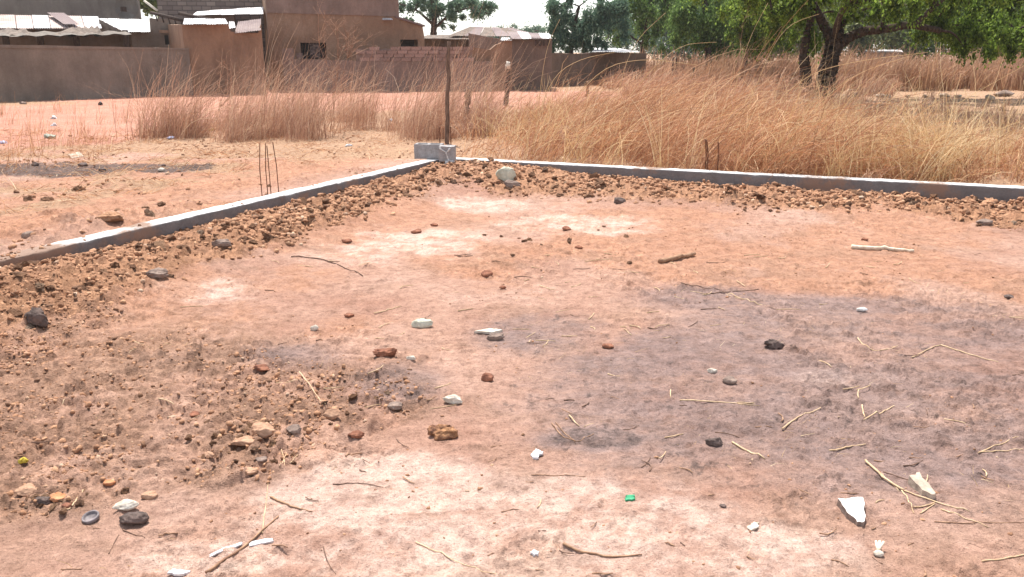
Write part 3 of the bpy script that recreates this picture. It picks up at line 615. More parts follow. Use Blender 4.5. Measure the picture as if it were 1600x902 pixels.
stick('straw', [(1460, 816), (1500, 819), (1600, 817)], 3.4, M['stick'], 'very long thin straw reaching the right edge at lower right', 'straw', .5)
stick('straw', [(1425, 559), (1445, 548), (1470, 540)], 3.4, M['straw'], 'thin straw left of the long bent straw at right', 'straw', .6)
stick('straw', [(1470, 540), (1510, 553), (1560, 566)], 3.4, M['straw'], 'long bent straw crossing the dark ash at right', 'straw', .6)
stick('straw', [(1340, 530), (1355, 545), (1385, 549), (1402, 543)], 3, M['straw'], 'thin curved straw in the middle of the dark ash', 'straw', .6)
stick('twig', [(1100, 460), (1140, 457), (1186, 452)], 3, M['twigdark'], 'long dark twig at the top of the ashy patch', 'twig', .6)
stick('twig', [(1060, 441), (1095, 449), (1128, 456)], 3, M['twigdark'], 'dark twig left of the long dark twig above the ash', 'twig', .6)
stick('straw', [(1138, 461), (1170, 471), (1196, 478)], 3, M['straw'], 'pale straw under the long dark twig above the ash', 'straw', .6)
stick('straw', [(1528, 710), (1560, 696), (1592, 682)], 3.6, M['straw'], 'straw rising to the right at the right edge', 'straw', .6)
stick('straw', [(1530, 708), (1565, 706), (1598, 702)], 3.6, M['straw'], 'level straw at the right edge below the rising straw', 'straw', .6)
stick('straw', [(585, 491), (605, 485), (626, 479)], 3, M['straw'], 'pale straw above the flat greenish chip', 'straw', .6)
stick('straw', [(830, 743), (860, 744), (915, 745)], 3, M['stick'], 'thin level straw below the small paper scrap', 'straw', .5)
stick('twig', [(520, 757), (545, 755), (575, 757), (598, 762)], 3, M['twigdark'], 'thin brown twig in the pale foreground, left of centre', 'twig', .6)
stick('twig', [(540, 714), (550, 712), (566, 708)], 5, M['stick'], 'short curled brown root piece below the flat brown clod', 'root piece', .6)
stick('twig', [(505, 855), (512, 880), (525, 898)], 3, M['twigdark'], 'thin twig at the bottom edge left of centre', 'twig', .6)
stick('twig', [(170, 866), (178, 850), (186, 836)], 3, M['twigdark'], 'dark twig below the dark oval stone', 'twig', .6)
stick('twig', [(192, 829), (208, 836), (226, 841)], 4, M['twigdark'], 'short dark twig right below the dark oval stone', 'twig', .6)
stick('twig', [(248, 838), (263, 836), (278, 834)], 4, M['stick'], 'short brown twig right of the dark oval stone', 'twig', .8)
stick('twig', [(95, 890), (112, 890), (128, 890)], 3.4, M['stick'], 'short level twig at the bottom left', 'twig', .8)
stick('straw', [(105, 797), (120, 782), (133, 767)], 4, M['straw'], 'pale stalk rising between the small reddish stone and the lid', 'stalk', .7)
stick('straw', [(440, 706), (446, 724), (440, 730)], 2.4, M['straw'], 'pale stalk in the small straw tuft below the heap', 'stalk', .7)
stick('straw', [(437, 730), (448, 712)], 2.4, M['straw'], 'slanting stalk crossing the small straw tuft below the heap', 'stalk', .7)
stick('straw', [(453, 725), (465, 712)], 2.4, M['straw'], 'rightmost stalk of the small straw tuft below the heap', 'stalk', .7)
def reed_stub():
    e = empty('root_stub', G(1372, 868)); v = rock_verts(3, 91, 5, .2) * np.array([.016, .013, .010]); mk('stub', v + [0, 0, .008], ICO[3][1], M['whitestone'], e)
    for i, (dx, dy) in enumerate([(.012, .05), (.022, .045), (.03, .035)]):
        v, q, t = tube([[0, .004, .012], [dx, dy, .02 + .004 * i]], .0042, 6); mk('fibre', v, [q, t], M['stickpale'], e)
    tag(e, 'pale root stub with frayed fibres at the lower right', 'root stub')
reed_stub()
# many thin alike stalks on the bare soil
for n_, lab, grp, m, box, lr in ((75, 'thin pale straw bit scattered on the dark ashy soil at right', 'straw bits on the ashy soil', 'straw', (0, 5.5, 2.6, 6.5), (.05, .16)),
                        (60, 'thin brown twig bit scattered on the pale foreground soil', 'twig bits on the foreground soil', 'stick', (-2.2, 3, 2.1, 3.6), (.03, .10)),
                        (45, 'thin straw bit scattered on the middle of the plot', 'straw bits in the middle of the plot', 'straw', (-2.2, 1.5, 3.4, 6.5), (.05, .14))):
    P = sample(n_, *box, lambda x, y: inview(x, y, .98) * (loose_mask(x, y) < .2))
    for x, y in P:
        L = random.uniform(*lr) * (1 if y > 3 else .8); a = random.gauss(0, .8); b = a + random.gauss(0, .5); c = [np.array([x, y])]
        for i in range(3): a_ = a + (b - a) * i / 2; c.append(c[-1] + np.array([math.cos(a_), math.sin(a_)]) * L / 3)
        c = np.array(c); r_ = random.uniform(.0013, .0026) * (1 + .1 * y); z = H(c[:, 0], c[:, 1]).max() + r_ * .5
        pts = np.column_stack([c, np.full(4, z) + rng.normal(0, .0015, 4)]); o_ = pts.mean(0)
        v, q, t = tube(pts - o_, r_ * np.array([1, .95, .8, .6]), 5); o = mk('straw' if m == 'straw' else 'twig', v, [q, t], M[m] if random.random() < .75 else M['twigdark'], loc=o_)
        tag(o, lab, 'straw' if m == 'straw' else 'twig', grp)

# ------------------------------------------------------------ ribbons (grass blades and litter)
def ribbons(name, base, head, L, l0, l1, wd, m, seg=4, parent=None, tipw=.25, curl=0.0):
    n = len(base); pts = [base]; a = np.linspace(0, 1, seg)
    for i in range(seg):
        t = l0 + (l1 - l0) * a[i] ** 1.2; hh = head + curl * a[i] * rng.normal(size=n)
        st = np.stack([np.sin(t) * np.cos(hh), np.sin(t) * np.sin(hh), np.cos(t)], 1) * (L / seg)[:, None]
        pts.append(pts[-1] + st)
    pts = np.stack(pts, 1); rnd = rng.normal(size=(n, 3)); tg = pts[:, -1] - pts[:, 0]
    s = np.cross(tg, rnd); s /= np.linalg.norm(s, axis=1)[:, None] + 1e-9
    ww = wd[:, None] * np.linspace(1, tipw, seg + 1)[None] * .5
    v = np.stack([pts - s[:, None] * ww[..., None], pts + s[:, None] * ww[..., None]], 2).reshape(-1, 3)
    b = (np.arange(n) * (seg + 1) * 2)[:, None] + (np.arange(seg) * 2)[None]; b = b.ravel()
    return mk(name, v, np.stack([b, b + 1, b + 3, b + 2], 1), m, parent)
def grass(name, n, box, dens, hgt, m, label, head=(0, .6), lean=(.3, 1.3), wd=(.004, .009), cat='dry grass', kind='stuff', seg=4, hmod=None, parent=None, per=18, tr=.09):
    """blades grow in tufts that each have their own height, heading and lean"""
    nt_ = max(1, n // per); T = sample(nt_, *box, dens); tz = rng.integers(0, nt_, n)
    hT = rng.normal(head[0], head[1], nt_) + 2.2 * (fbm(T[:, 0], T[:, 1], .6, 3, 91) - .5); LT = rng.lognormal(0, .22, nt_); lT = rng.normal(0, .22, nt_)
    off = rng.normal(0, tr, (n, 2)) * (1 + .5 * rng.random((n, 1))); P = T[tz] + off; z = H(P[:, 0], P[:, 1]); L = rng.uniform(*hgt, n) * LT[tz]
    if hmod is not None: L = L * hmod(P[:, 0], P[:, 1])
    hd = hT[tz] + rng.normal(0, .45 + .25 * min(head[1], 1), n)
    l0 = np.abs(rng.normal(lean[0], .2, n) + lT[tz] * .6); l1 = l0 + np.abs(rng.normal(lean[1] - lean[0], .4, n) + lT[tz])
    keep = (dists(P[:, 0], P[:, 1])[1] < -BW - .02) | (dists(P[:, 0], P[:, 1])[0] < -BW - .02) if kind == 'stuff' and 'bits' not in name else np.ones(n, bool)
    P, z, L, hd, l0, l1 = P[keep], z[keep], L[keep], hd[keep], l0[keep], l1[keep]; n = len(P)
    o = ribbons(name, np.column_stack([P, z - .01]), hd, L, l0, l1, rng.uniform(*wd, n) * (1 + P[:, 1] * .02), m, seg, parent, curl=.35)
    return tag(o, label, cat, kind=kind) if label else o
behind = lambda x, y: (dists(x, y)[1] < -BW - .06) | ((dists(x, y)[0] < -.8) & (y > 11))
rightfield = lambda x, y: (.25 + .75 * smooth(-.4, .9, x)) * behind(x, y) * (dists(x, y)[1] < -BW - .06) * (x > -.75 + .0 * y) * inview(x, y, 1.12)
clump = lambda x, y: .25 + .75 * smooth(.35, .6, fbm(x, y, 1.1, 3, 92))
RX = lambda x, y: rightfield(x, y) * (y < 11.6 + 8 * smooth(6.5, 3.5, x - .25 * (y - 12)) + .3 * np.sin(x * 3))
grass('dry_grass_thatch', 24000, (-1, 11, 9, 20), lambda x, y: RX(x, y) * clump(x, y), (.45, 1.0), M['grassgold'], 'dense lodged orange dry grass behind the right beam', head=(.3, 1.1), lean=(.7, 1.5), hmod=lambda x, y: (1 - .55 * smooth(3.4, 5.8, x)) * (.45 + .55 * smooth(-.6, 1.5, x - .06 * (y - 10))) * smooth(-BW, -1.6, dists(x, y)[1]) * .55 + .45)
grass('dry_grass_stalks', 9000, (-1, 11, 9.5, 19), lambda x, y: RX(x, y) * clump(x, y), (.9, 1.6), M['grassgold'], 'long arching dry grass stalks leaning right behind the right beam', head=(.05, .45), lean=(.45, 2.0), wd=(.004, .009), seg=7, per=5, hmod=lambda x, y: (1 - .5 * smooth(3.2, 5.8, x)) * (.4 + .6 * smooth(-.6, 1.5, x)))
grass('pale_grass_stalks', 2600, (-.5, 10, 9.4, 15), lambda x, y: RX(x, y) * (.3 + smooth(3.0, 4.2, x) * smooth(6.8, 5.2, x)), (.4, 1.0), M['grasspale'], 'pale yellow dry stalks sprawling over the grass behind the right beam', head=(.6, 1.3), lean=(.3, 1.0), wd=(.004, .008), seg=5, per=9, tr=.05)
grass('pale_grass_tussock', 700, (3.3, 6.4, 9.2, 10.6), lambda x, y: rightfield(x, y) * np.exp(-((x - 4.75) / .5) ** 2 - ((y - 9.9) / .5) ** 2), (.35, .9), M['grasspale'], 'bright straw yellow tussock behind the right beam', head=(.8, 1.6), lean=(.25, .8), wd=(.005, .009), seg=5)
grass('low_grass', 6500, (-1, 12, 9, 24), lambda x, y: rightfield(x, y) * (y < 24), (.2, .5), M['grassred'], 'short russet dry grass covering the field beyond the right beam', head=(0, 1.5), lean=(.4, 1.2), wd=(.006, .012))
# tall wispy clumps, left of the post
def LG(x, y):
    f = 0
    for cx, cy, rx, s_ in [(262, 206, 22, .8), (300, 208, 26, 1), (345, 204, 26, 1), (392, 210, 28, 1), (450, 207, 34, 1), (505, 212, 26, 1), (548, 206, 26, 1), (610, 208, 18, .6), (655, 206, 22, .9), (690, 212, 22, 1), (742, 214, 26, 1), (420, 192, 60, .6), (530, 190, 40, .6), (720, 194, 50, .5), (640, 222, 24, .6)]:
        c = atz(cx, cy, .05); c[1] += .9 * math.sin(cx * 12.9); f = f + s_ * np.exp(-((x - c[0]) / wpx(rx, c[1])) ** 2 - ((y - c[1]) / .55) ** 2)
    return np.clip(f - .12, 0, 1)
grass('russet_grass_clumps', 3900, (-8, 0, 11.5, 21), LG, (.5, 1.6), M['grassred'], 'tall wispy russet grass leaning right between the path and the plot', head=(.0, .5), lean=(.2, .95), wd=(.004, .008), seg=5, per=34, tr=.14)
grass('russet_grass_base', 4500, (-8, 0, 11, 21), lambda x, y: LG(x, y) ** .6 * (fbm(x, y, 1.6, 3, 96) > .42), (.2, .6), M['grassred'], 'matted dry grass at the foot of the tall russet clumps', head=(.0, 1.2), lean=(.5, 1.3), wd=(.004, .008))
# one tall branching dry weed
def weed(px, py, hpx, label, n=14, seed=1, lean=.35):
    r = random.Random(seed); p = G(px, py); e = empty('dry_weed', p); vs, qs, ts, off = [], [], [], 0; Ht = wpx(hpx, p[1])
    def br(a, d, L, rad, lv):
        nonlocal off
        c = [a]
        for i in range(5):
            d = d + np.array([r.gauss(.03, .12), r.gauss(0, .12), r.gauss(-.02, .08)]); d = d / np.linalg.norm(d); c.append(c[-1] + d * L / 5)
        v, q, t = tube(c, np.linspace(rad, rad * .5, 6), 4); vs.append(v); qs.append(q + off); ts.append(t + off); off += len(v)
        if lv < 3:
            for k in range(5 if lv else n):
                i = r.randint(2 if lv == 0 else 1, 5); dd = d + np.array([r.gauss(0, .55), r.gauss(0, .55), r.gauss(.1, .3)]); br(c[i], dd / np.linalg.norm(dd), L * r.uniform(.25, .45), rad * .55, lv + 1)
    for k in range(3): br(np.array([r.uniform(-.1, .1), r.uniform(-.1, .1), 0.]), np.array([lean * r.uniform(.3, 1.2), 0, 1.]), Ht * r.uniform(.7, 1), .006, 0)
    mk('stems', np.concatenate(vs), [np.concatenate(qs), np.concatenate(ts)], M['grassred'], e); tag(e, label, 'dry weed')
weed(520, 206, 165, 'tallest branching dry weed, rising in front of the big brown building', 12, 3, .38)
weed(330, 200, 95, 'dry branching weed leaning right in front of the low brown room', 8, 5, .45)
weed(1140, 170, 120, 'dry branching weed in the grass before the leafy trees', 5, 6, .4)
# a few big hand-placed arching stalks in the right grass
k_ = 0
for pts in ([(840, 190), (862, 120), (905, 92), (960, 82)], [(870, 200), (930, 110), (1000, 90), (1090, 102)], [(845, 130), (855, 70), (875, 30)], [(960, 170), (985, 70), (1040, 20)], [(960, 180), (1050, 70), (1120, 66)],
            [(1230, 215), (1320, 120), (1420, 88)], [(1395, 240), (1480, 170), (1600, 103)], [(1310, 150), (1340, 185), (1395, 255)], [(1330, 245), (1400, 140), (1430, 120)], [(1180, 200), (1250, 120), (1330, 96), (1450, 82)],
            [(1560, 230), (1590, 180), (1600, 125)], [(1145, 150), (1170, 60), (1200, 5)], [(1190, 110), (1225, 40), (1280, 22)], [(1090, 130), (1110, 160), (1125, 205)], [(905, 260), (918, 225), (930, 190)]):
    Y = 11.5 if pts[0][1] > 180 else 13.5
    c = np.array([atY(a, b, Y + i * .12) for i, (a, b) in enumerate(pts)])
    if c[0, 2] > c[-1, 2] - .3 and pts[0][1] < pts[-1][1]: c = c[::-1].copy()
    g = float(H(c[0, 0], c[0, 1])); dd = c[0] - c[1]; dd /= abs(dd[2]) + 1e-6
    if c[0, 2] > g: hgt_ = c[0, 2] - g; c = np.concatenate([[c[0] + np.array([max(-.6, min(.6, dd[0] * .6)), 0, -1]) * hgt_], c])
    for _ in range(3): c = np.concatenate([c[:1], np.stack([c[:-1] * .75 + c[1:] * .25, c[:-1] * .25 + c[1:] * .75], 1).reshape(-1, 3), c[-1:]])
    c = interp(c, 18)
    o_ = c[0].copy(); v, q, t = tube(c - o_, np.linspace(.0048, .0022, len(c)), 5)
    o = mk('grass_stalk', v, [q, t], M['grasspale'], loc=o_); tag(o, 'single long pale grass stalk arching above the grass behind the right beam', 'grass stalk', 'long pale stalks above the grass')
# far field grass
grass('far_tall_grass', 15000, (4, 36, 30, 52), lambda x, y: inview(x, y) * (x > 11 - .1 * y) * (y > 34.5) * (.2 + .8 * smooth(39, 34.5, y)), (.8, 1.45), M['grassfar'], 'tall brownish dry grass beyond the stony clearing at right', head=(0, .9), lean=(.1, .5), wd=(.015, .035), seg=3)
grass('middle_field_grass', 12000, (-1, 18, 19, 60), lambda x, y: inview(x, y) * (x > 4) * (x < 4 + .33 * y) * ((y > 30) | (x < 10.5 - .15 * (y - 19))), (.4, 1.0), M['grassred'], 'dry grass of the field between the stakes and the far trees', head=(0, .9), lean=(.2, .9), wd=(.012, .03), seg=3)
grass('sparse_shade_grass', 2600, (6, 18, 13, 30), lambda x, y: inview(x, y) * (.2 + .8 * (y < 19)), (.15, .5), M['grassfar'], 'sparse dry grass in the tree shade at right', head=(0, 1.5), lean=(.2, 1), wd=(.006, .014), seg=3)
# straw litter on the waste ground, and tiny bits on the plot
grass('straw_litter', 11000, (-14, 1, 5.5, 17), lambda x, y: inview(x, y) * (dists(x, y)[0] < -.25) * smooth(.38, .6, fbm(x, y, 1.8, 5, 62, .65)) * smooth(.6, 2.4, -dists(x, y)[0]), (.06, .22), M['grassgold'], 'short flattened straw on the waste ground left of the left beam', head=(0, 2), lean=(1.3, 1.55), wd=(.003, .007), seg=2)
grass('straw_bits', 2600, (-4, 6, 2, 8.5), lambda x, y: inview(x, y) * (.15 + .85 * smooth(.3, .7, patch(x, y, ASH_FALLOFF, .3, .6))) * (loose_mask(x, y) < .3), (.015, .07), M['grasspale'], 'tiny straw bits littering the ashy soil', head=(0, 1.2), lean=(1.45, 1.57), wd=(.0012, .003), seg=2)
grass('twig_bits', 1500, (-4, 6, 2, 8.5), lambda x, y: inview(x, y) * (loose_mask(x, y) < .6), (.01, .06), M['twigdark'], 'tiny dark twig bits littering the plot', head=(0, 1.2), lean=(1.45, 1.57), wd=(.0012, .003), seg=2)
grass('path_stubble', 1600, (-14, -5, 11, 24), lambda x, y: inview(x, y) * (fbm(x, y, .7, 3, 95) > .5), (.1, .55), M['grassgold'], 'thin upright dry stems on and beyond the path at left', head=(0, .8), lean=(.05, .4), wd=(.003, .006), seg=3)

# ------------------------------------------------------------ foundation beam and corner blocks
def rough_beam(name, a, d, nrm, L, m, parent, label, seed):
    """a cast beam, a = inner top corner line start, d = direction, nrm = outward normal"""
    n = int(L / .045); s = np.linspace(0, L, n); r = np.random.default_rng(seed)
    prof = [(0, -.22), (0, -.14), (0, -.07), (.0, -.03), (.0, -.008), (.009, 0), (.05, .001), (.10, .001), (.16, 0), (BW, -.008), (BW, -.05), (BW, -.22)]
    k = len(prof); V_ = np.zeros((n, k, 3))
    for j, (o_, z) in enumerate(prof):
        wob = .003 * (fbm(s, s * 0 + j * .4, 2.2, 3, seed) - .5) * 2 + .0015 * r.normal(size=n)
        chip = np.where((j in (4, 5, 9)) & (fbm(s, s * 0 + 3, 6, 3, seed + 5) > .70), .006, 0)
        oo = o_ + wob + (chip if j < 8 else -chip); zz = z + (.004 * (fbm(s, s * 0 + j * .7, 5, 3, seed + 2) - .5) * 2 + .0015 * r.normal(size=n)) - chip * .8 + .004 * (fbm(s, s * 0, .5, 2, seed + 8) - .5)
        V_[:, j, :2] = a + s[:, None] * d + oo[:, None] * nrm; V_[:, j, 2] = ZT + zz
    i = (np.arange(n - 1)[:, None] * k + np.arange(k - 1)[None]).ravel()
    q = np.stack([i, i + 1, i + k + 1, i + k], 1); caps = [np.array([list(range(k))]), np.array([list(range((n - 1) * k, n * k))[::-1]])]
    o = mk(name, V_.reshape(-1, 3), [q] + caps, m, parent); o['label'] = label; return o
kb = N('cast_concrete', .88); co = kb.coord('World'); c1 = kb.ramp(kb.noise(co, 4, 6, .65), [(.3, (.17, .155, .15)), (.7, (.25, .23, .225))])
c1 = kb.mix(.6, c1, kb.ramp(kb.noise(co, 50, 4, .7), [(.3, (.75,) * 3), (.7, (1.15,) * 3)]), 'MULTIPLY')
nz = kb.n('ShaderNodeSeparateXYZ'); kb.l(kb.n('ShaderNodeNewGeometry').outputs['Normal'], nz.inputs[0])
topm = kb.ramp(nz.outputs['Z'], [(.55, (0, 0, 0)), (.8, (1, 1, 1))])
lit_top = kb.ramp(kb.noise(co, 3, 7, .7), [(.3, (.50, .49, .48)), (.6, (.70, .69, .68))])  # sunlight put into the colour of the upward faces
c1 = kb.mix(topm, c1, lit_top)  # tops painted pale as if sunlit, sides stay dark as if shaded
sp = kb.n('ShaderNodeSeparateXYZ'); kb.l(co, sp.inputs[0]); mr = kb.n('ShaderNodeMapRange'); kb.l(sp.outputs['Y'], mr.inputs[0])
for i_, v_ in ((1, 6.1), (2, 5.35), (3, 0.0), (4, .6)): mr.inputs[i_].default_value = v_
ad = kb.n('ShaderNodeMath', operation='ADD'); kb.l(kb.noise(co, 2.2, 7, .7), ad.inputs[0]); kb.l(mr.outputs[0], ad.inputs[1])
dirt = kb.ramp(ad.outputs[0], [(.51, (0, 0, 0)), (.62, (1, 1, 1))])
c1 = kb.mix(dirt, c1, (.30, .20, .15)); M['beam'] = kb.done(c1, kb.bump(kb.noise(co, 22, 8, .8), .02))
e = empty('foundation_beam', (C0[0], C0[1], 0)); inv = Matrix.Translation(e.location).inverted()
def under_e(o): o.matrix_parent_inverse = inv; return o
under_e(rough_beam('beam', C0 - U * BW, U, -NL, 7.2, M['beam'], e, 'left arm of the beam, top coloured as sunlit, inner face as shaded', 5))
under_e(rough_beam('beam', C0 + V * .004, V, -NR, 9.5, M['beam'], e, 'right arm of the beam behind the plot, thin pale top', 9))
tag(e, 'low grey cast concrete foundation beam enclosing the plot in an L', 'foundation')
def rebar(px, pyb, pyt, r=.0075, dy=0, lean=0, z0=ZT, dpx=0):
    p = atz(px, pyb, z0) + np.array([0, dy, 0]); t = atY(px + dpx, pyt, p[1])
    c = interp([[p[0], p[1], z0 - .1], [p[0] + lean, p[1], (z0 + t[2]) / 2], [t[0], p[1], t[2]]], 26); v, q, tt = tube(c, r * (1 + .12 * (np.arange(26) % 2)), 6)
    under_e(mk('rebar', v, [q, tt], M['rebar'], e, smoothf=True))
for a in ((409, 301, 224, -3), (418, 299, 224, -3), (423, 298, 228, -6), (435, 296, 222, -9)): rebar(a[0], a[1], a[2], r=.0045, dpx=a[3])
for a in ((1102, 264, 218, 0), (1105, 263, 219, -1), (1121, 265, 222, 1)): rebar(a[0], a[1], a[2], dpx=a[3])
for a in ((688, 245, 199, -1), (705, 245, 198, -1)): rebar(a[0], a[1], a[2], dpx=a[3])
def block(px0, px1, py, L, W, rz, label, seed, hollow=True, Hh=.19, zb=ZT):
    p = (atz(px0, py, zb) + atz(px1, py, zb)) / 2; e2 = empty('concrete_block', (p[0], p[1] + W / 2, zb + .004), rz)
    bm = bmesh.new(); t = .035
    def bx(x0, x1, y0, y1):
        vs = [bm.verts.new(c) for c in ((x0, y0, 0), (x1, y0, 0), (x1, y1, 0), (x0, y1, 0), (x0, y0, Hh), (x1, y0, Hh), (x1, y1, Hh), (x0, y1, Hh))]
        for f in ((0, 3, 2, 1), (4, 5, 6, 7), (0, 1, 5, 4), (1, 2, 6, 5), (2, 3, 7, 6), (3, 0, 4, 7)): bm.faces.new([vs[i] for i in f])
    l, w2 = L / 2, W / 2
    bx(-l, l, -w2, -w2 + t); bx(-l, l, w2 - t, w2)
    xs = [-l, -t / 2, l - t] if L > .3 else [-l, l - t]
    for x in xs: bx(x, x + t, -w2 + t, w2 - t)
    if hollow is False: bx(-l + t, l - t, -w2 + t, w2 - t)
    bmesh.ops.subdivide_edges(bm, edges=bm.edges, cuts=3, use_grid_fill=True); bmesh.ops.remove_doubles(bm, verts=bm.verts, dist=.0005)
    for v in bm.verts: v.co += Vector((random.gauss(0, .0016), random.gauss(0, .0016), random.gauss(0, .0018)))
    bmo('block_body', bm, M['block'], e2); tag(e2, label, 'concrete block'); return e2
b1 = block(650, 690, 249, .37, .19, R(-6), 'grey hollow concrete block on the beam corner with its cells open on top', 1)
b2 = block(688.5, 708.5, 253, .20, .19, R(-3), 'grey concrete block end at the beam corner, streaked with mortar', 2, False)
# mortar run down block 2
v, q, t = tube(interp([[-.09, -.098, .175], [-.04, -.102, .14], [-.005, -.102, .12], [.01, -.1, .06], [.03, -.101, .01]], 14), .009 * (1 + .4 * np.sin(np.arange(14) * 2.1)), 6, .2); mk('mortar_run', v, [q, t], M['mortar'], b2, smoothf=True)
v, q, t = tube(interp([[.015, -.1, .12], [.04, -.1, .16], [.06, -.06, .195]], 8), .011, 6, .25); mk('mortar_run', v, [q, t], M['mortar'], b2, smoothf=True)
v = rock_verts(3, 95, 4, .3) * np.array([.07, .05, .03]) + [.03, -.1, -.01]; mk('mortar_lump', v, ICO[3][1], M['mortar'], b2)

# ------------------------------------------------------------ posts and stakes
def post(name, px, pyb, pyt, wp, m, label, dpx=0, top=None, jit=.1, group=None, Y=None, kink=0):
    p = G(px, pyb) if Y is None else np.array([*atY(px, pyb, Y)[:2], 0]); p[2] = float(H(p[0], p[1])); t = atY(px + dpx, pyt, p[1]); r0 = wpx(wp, p[1]) / 2; n = 16
    c = interp([[0, 0, -.15], [(t[0] - p[0]) * .5 + kink * r0, 0, (t[2] - p[2]) * .5], [t[0] - p[0], 0, t[2] - p[2]]], n); c[1:-1, :2] += rng.normal(0, r0 * .15, (n - 2, 2))
    v, q, tt = tube(c, np.linspace(r0 * 1.1, r0 * .75, n), 9, jit)
    if top:
        e3 = empty(name, p); mk('shaft', v, [q, tt], m, e3, smoothf=True); cc = c[-3:] + [0, 0, .01]; cc[-1, 2] += .02
        v, q, tt = tube(cc, [r0 * .9, r0 * 1.25, r0 * .7], 9, .2); mk('pale_cap', v, [q, tt], top, e3, smoothf=True); return tag(e3, label, 'post', group)
    o = mk(name, v, [q, tt], m, loc=p, smoothf=True); return tag(o, label, 'post', group)
post('wooden_post', 698, 226, 65, 7, M['post'], 'tall thin wooden pole standing just behind the corner blocks', 3)
post('wooden_stump', 729, 196, 136, 11, M['post'], 'stumpy pointed post right of the tall pole', 3, jit=.16)
post('wooden_post', 789, 165, 98, 8, M['postdark'], 'crooked dark post with a pale top right of the stumpy post', 5, top=M['limewash'], kink=.6)
post('wooden_stake', 917, 152, 128, 5, M['post'], 'short stake in the grass before the far dark wall', 2)
post('wooden_stake', 1069, 128, 105, 4, M['postdark'], 'left one of the two dark stakes near the dark bundle')
post('wooden_stake', 1084, 140, 105, 4, M['postdark'], 'right one of the two dark stakes near the dark bundle')
post('wooden_stake', 1052, 106, 90, 2.5, M['postdark'], 'thin far stake left of the leafy tree trunk', Y=38)
post('wooden_stake', 1057, 106, 90, 2.5, M['postdark'], 'second thin far stake left of the leafy tree trunk', Y=39)

# ------------------------------------------------------------ buildings and walls of the compound
def wallmat(name, c1, c2, c3, scale=.6):
    k = N(name, .95); co = k.coord('World')
    col = k.ramp(k.noise(co, scale, 7, .62), [(.3, c1), (.55, c2), (.75, c3)])
    col = k.mix(.5, col, k.ramp(k.noise(co, 2.2, 7, .75, (1, 1, .3)), [(.3, (.58, .56, .54)), (.7, (1.3, 1.3, 1.3))]), 'MULTIPLY')
    col = k.mix(.4, col, k.ramp(k.noise(co, 22, 4, .7), [(.3, (.75,) * 3), (.7, (1.2,) * 3)]), 'MULTIPLY')
    return k.done(col, k.bump(k.noise(co, 8, 6, .65), .03))
M['greywall'] = wallmat('grey_brown_plaster', (.155, .125, .102), (.23, .185, .15), (.30, .24, .195))
M['brownwall'] = wallmat('brown_plaster', (.20, .125, .085), (.27, .17, .112), (.34, .23, .16))
M['mauvewall'] = wallmat('mauve_brown_plaster', (.17, .12, .097), (.235, .165, .135), (.30, .22, .18))
M['paleback'] = wallmat('pale_grey_plaster', (.14, .13, .12), (.18, .17, .155), (.22, .205, .185))
M['darkwall'] = wallmat('dark_mud_plaster', (.11, .085, .068), (.165, .12, .095), (.23, .165, .13))
M['brick'] = simple('pinkish_mud_brick', (.22, .14, .115), (.33, .225, .185), 6, .01, 20, .95, rnd=.22)
M['opening'] = simple('dark_interior', (.02, .018, .018), (.035, .03, .03), 4)
M['shade_wood'] = simple('grey_planks', (.12, .10, .085), (.22, .19, .16), 5)
M['thatch'] = simple('old_thatch', (.14, .11, .09), (.25, .20, .165), 4, .05, 10)
M['tin'] = simple('bare_tin', (.52, .50, .50), (.72, .70, .70), 1.2, .003, 30, .55)
M['tin'].node_tree.nodes['Principled BSDF'].inputs['Metallic'].default_value = .25
M['tinrust'] = simple('rusting_tin', (.34, .22, .18), (.52, .42, .38), 1.0, .003, 30, .6)
M['tinred'] = simple('rusty_red_tin', (.15, .10, .095), (.22, .16, .145), 1.0, .003, 30, .6)
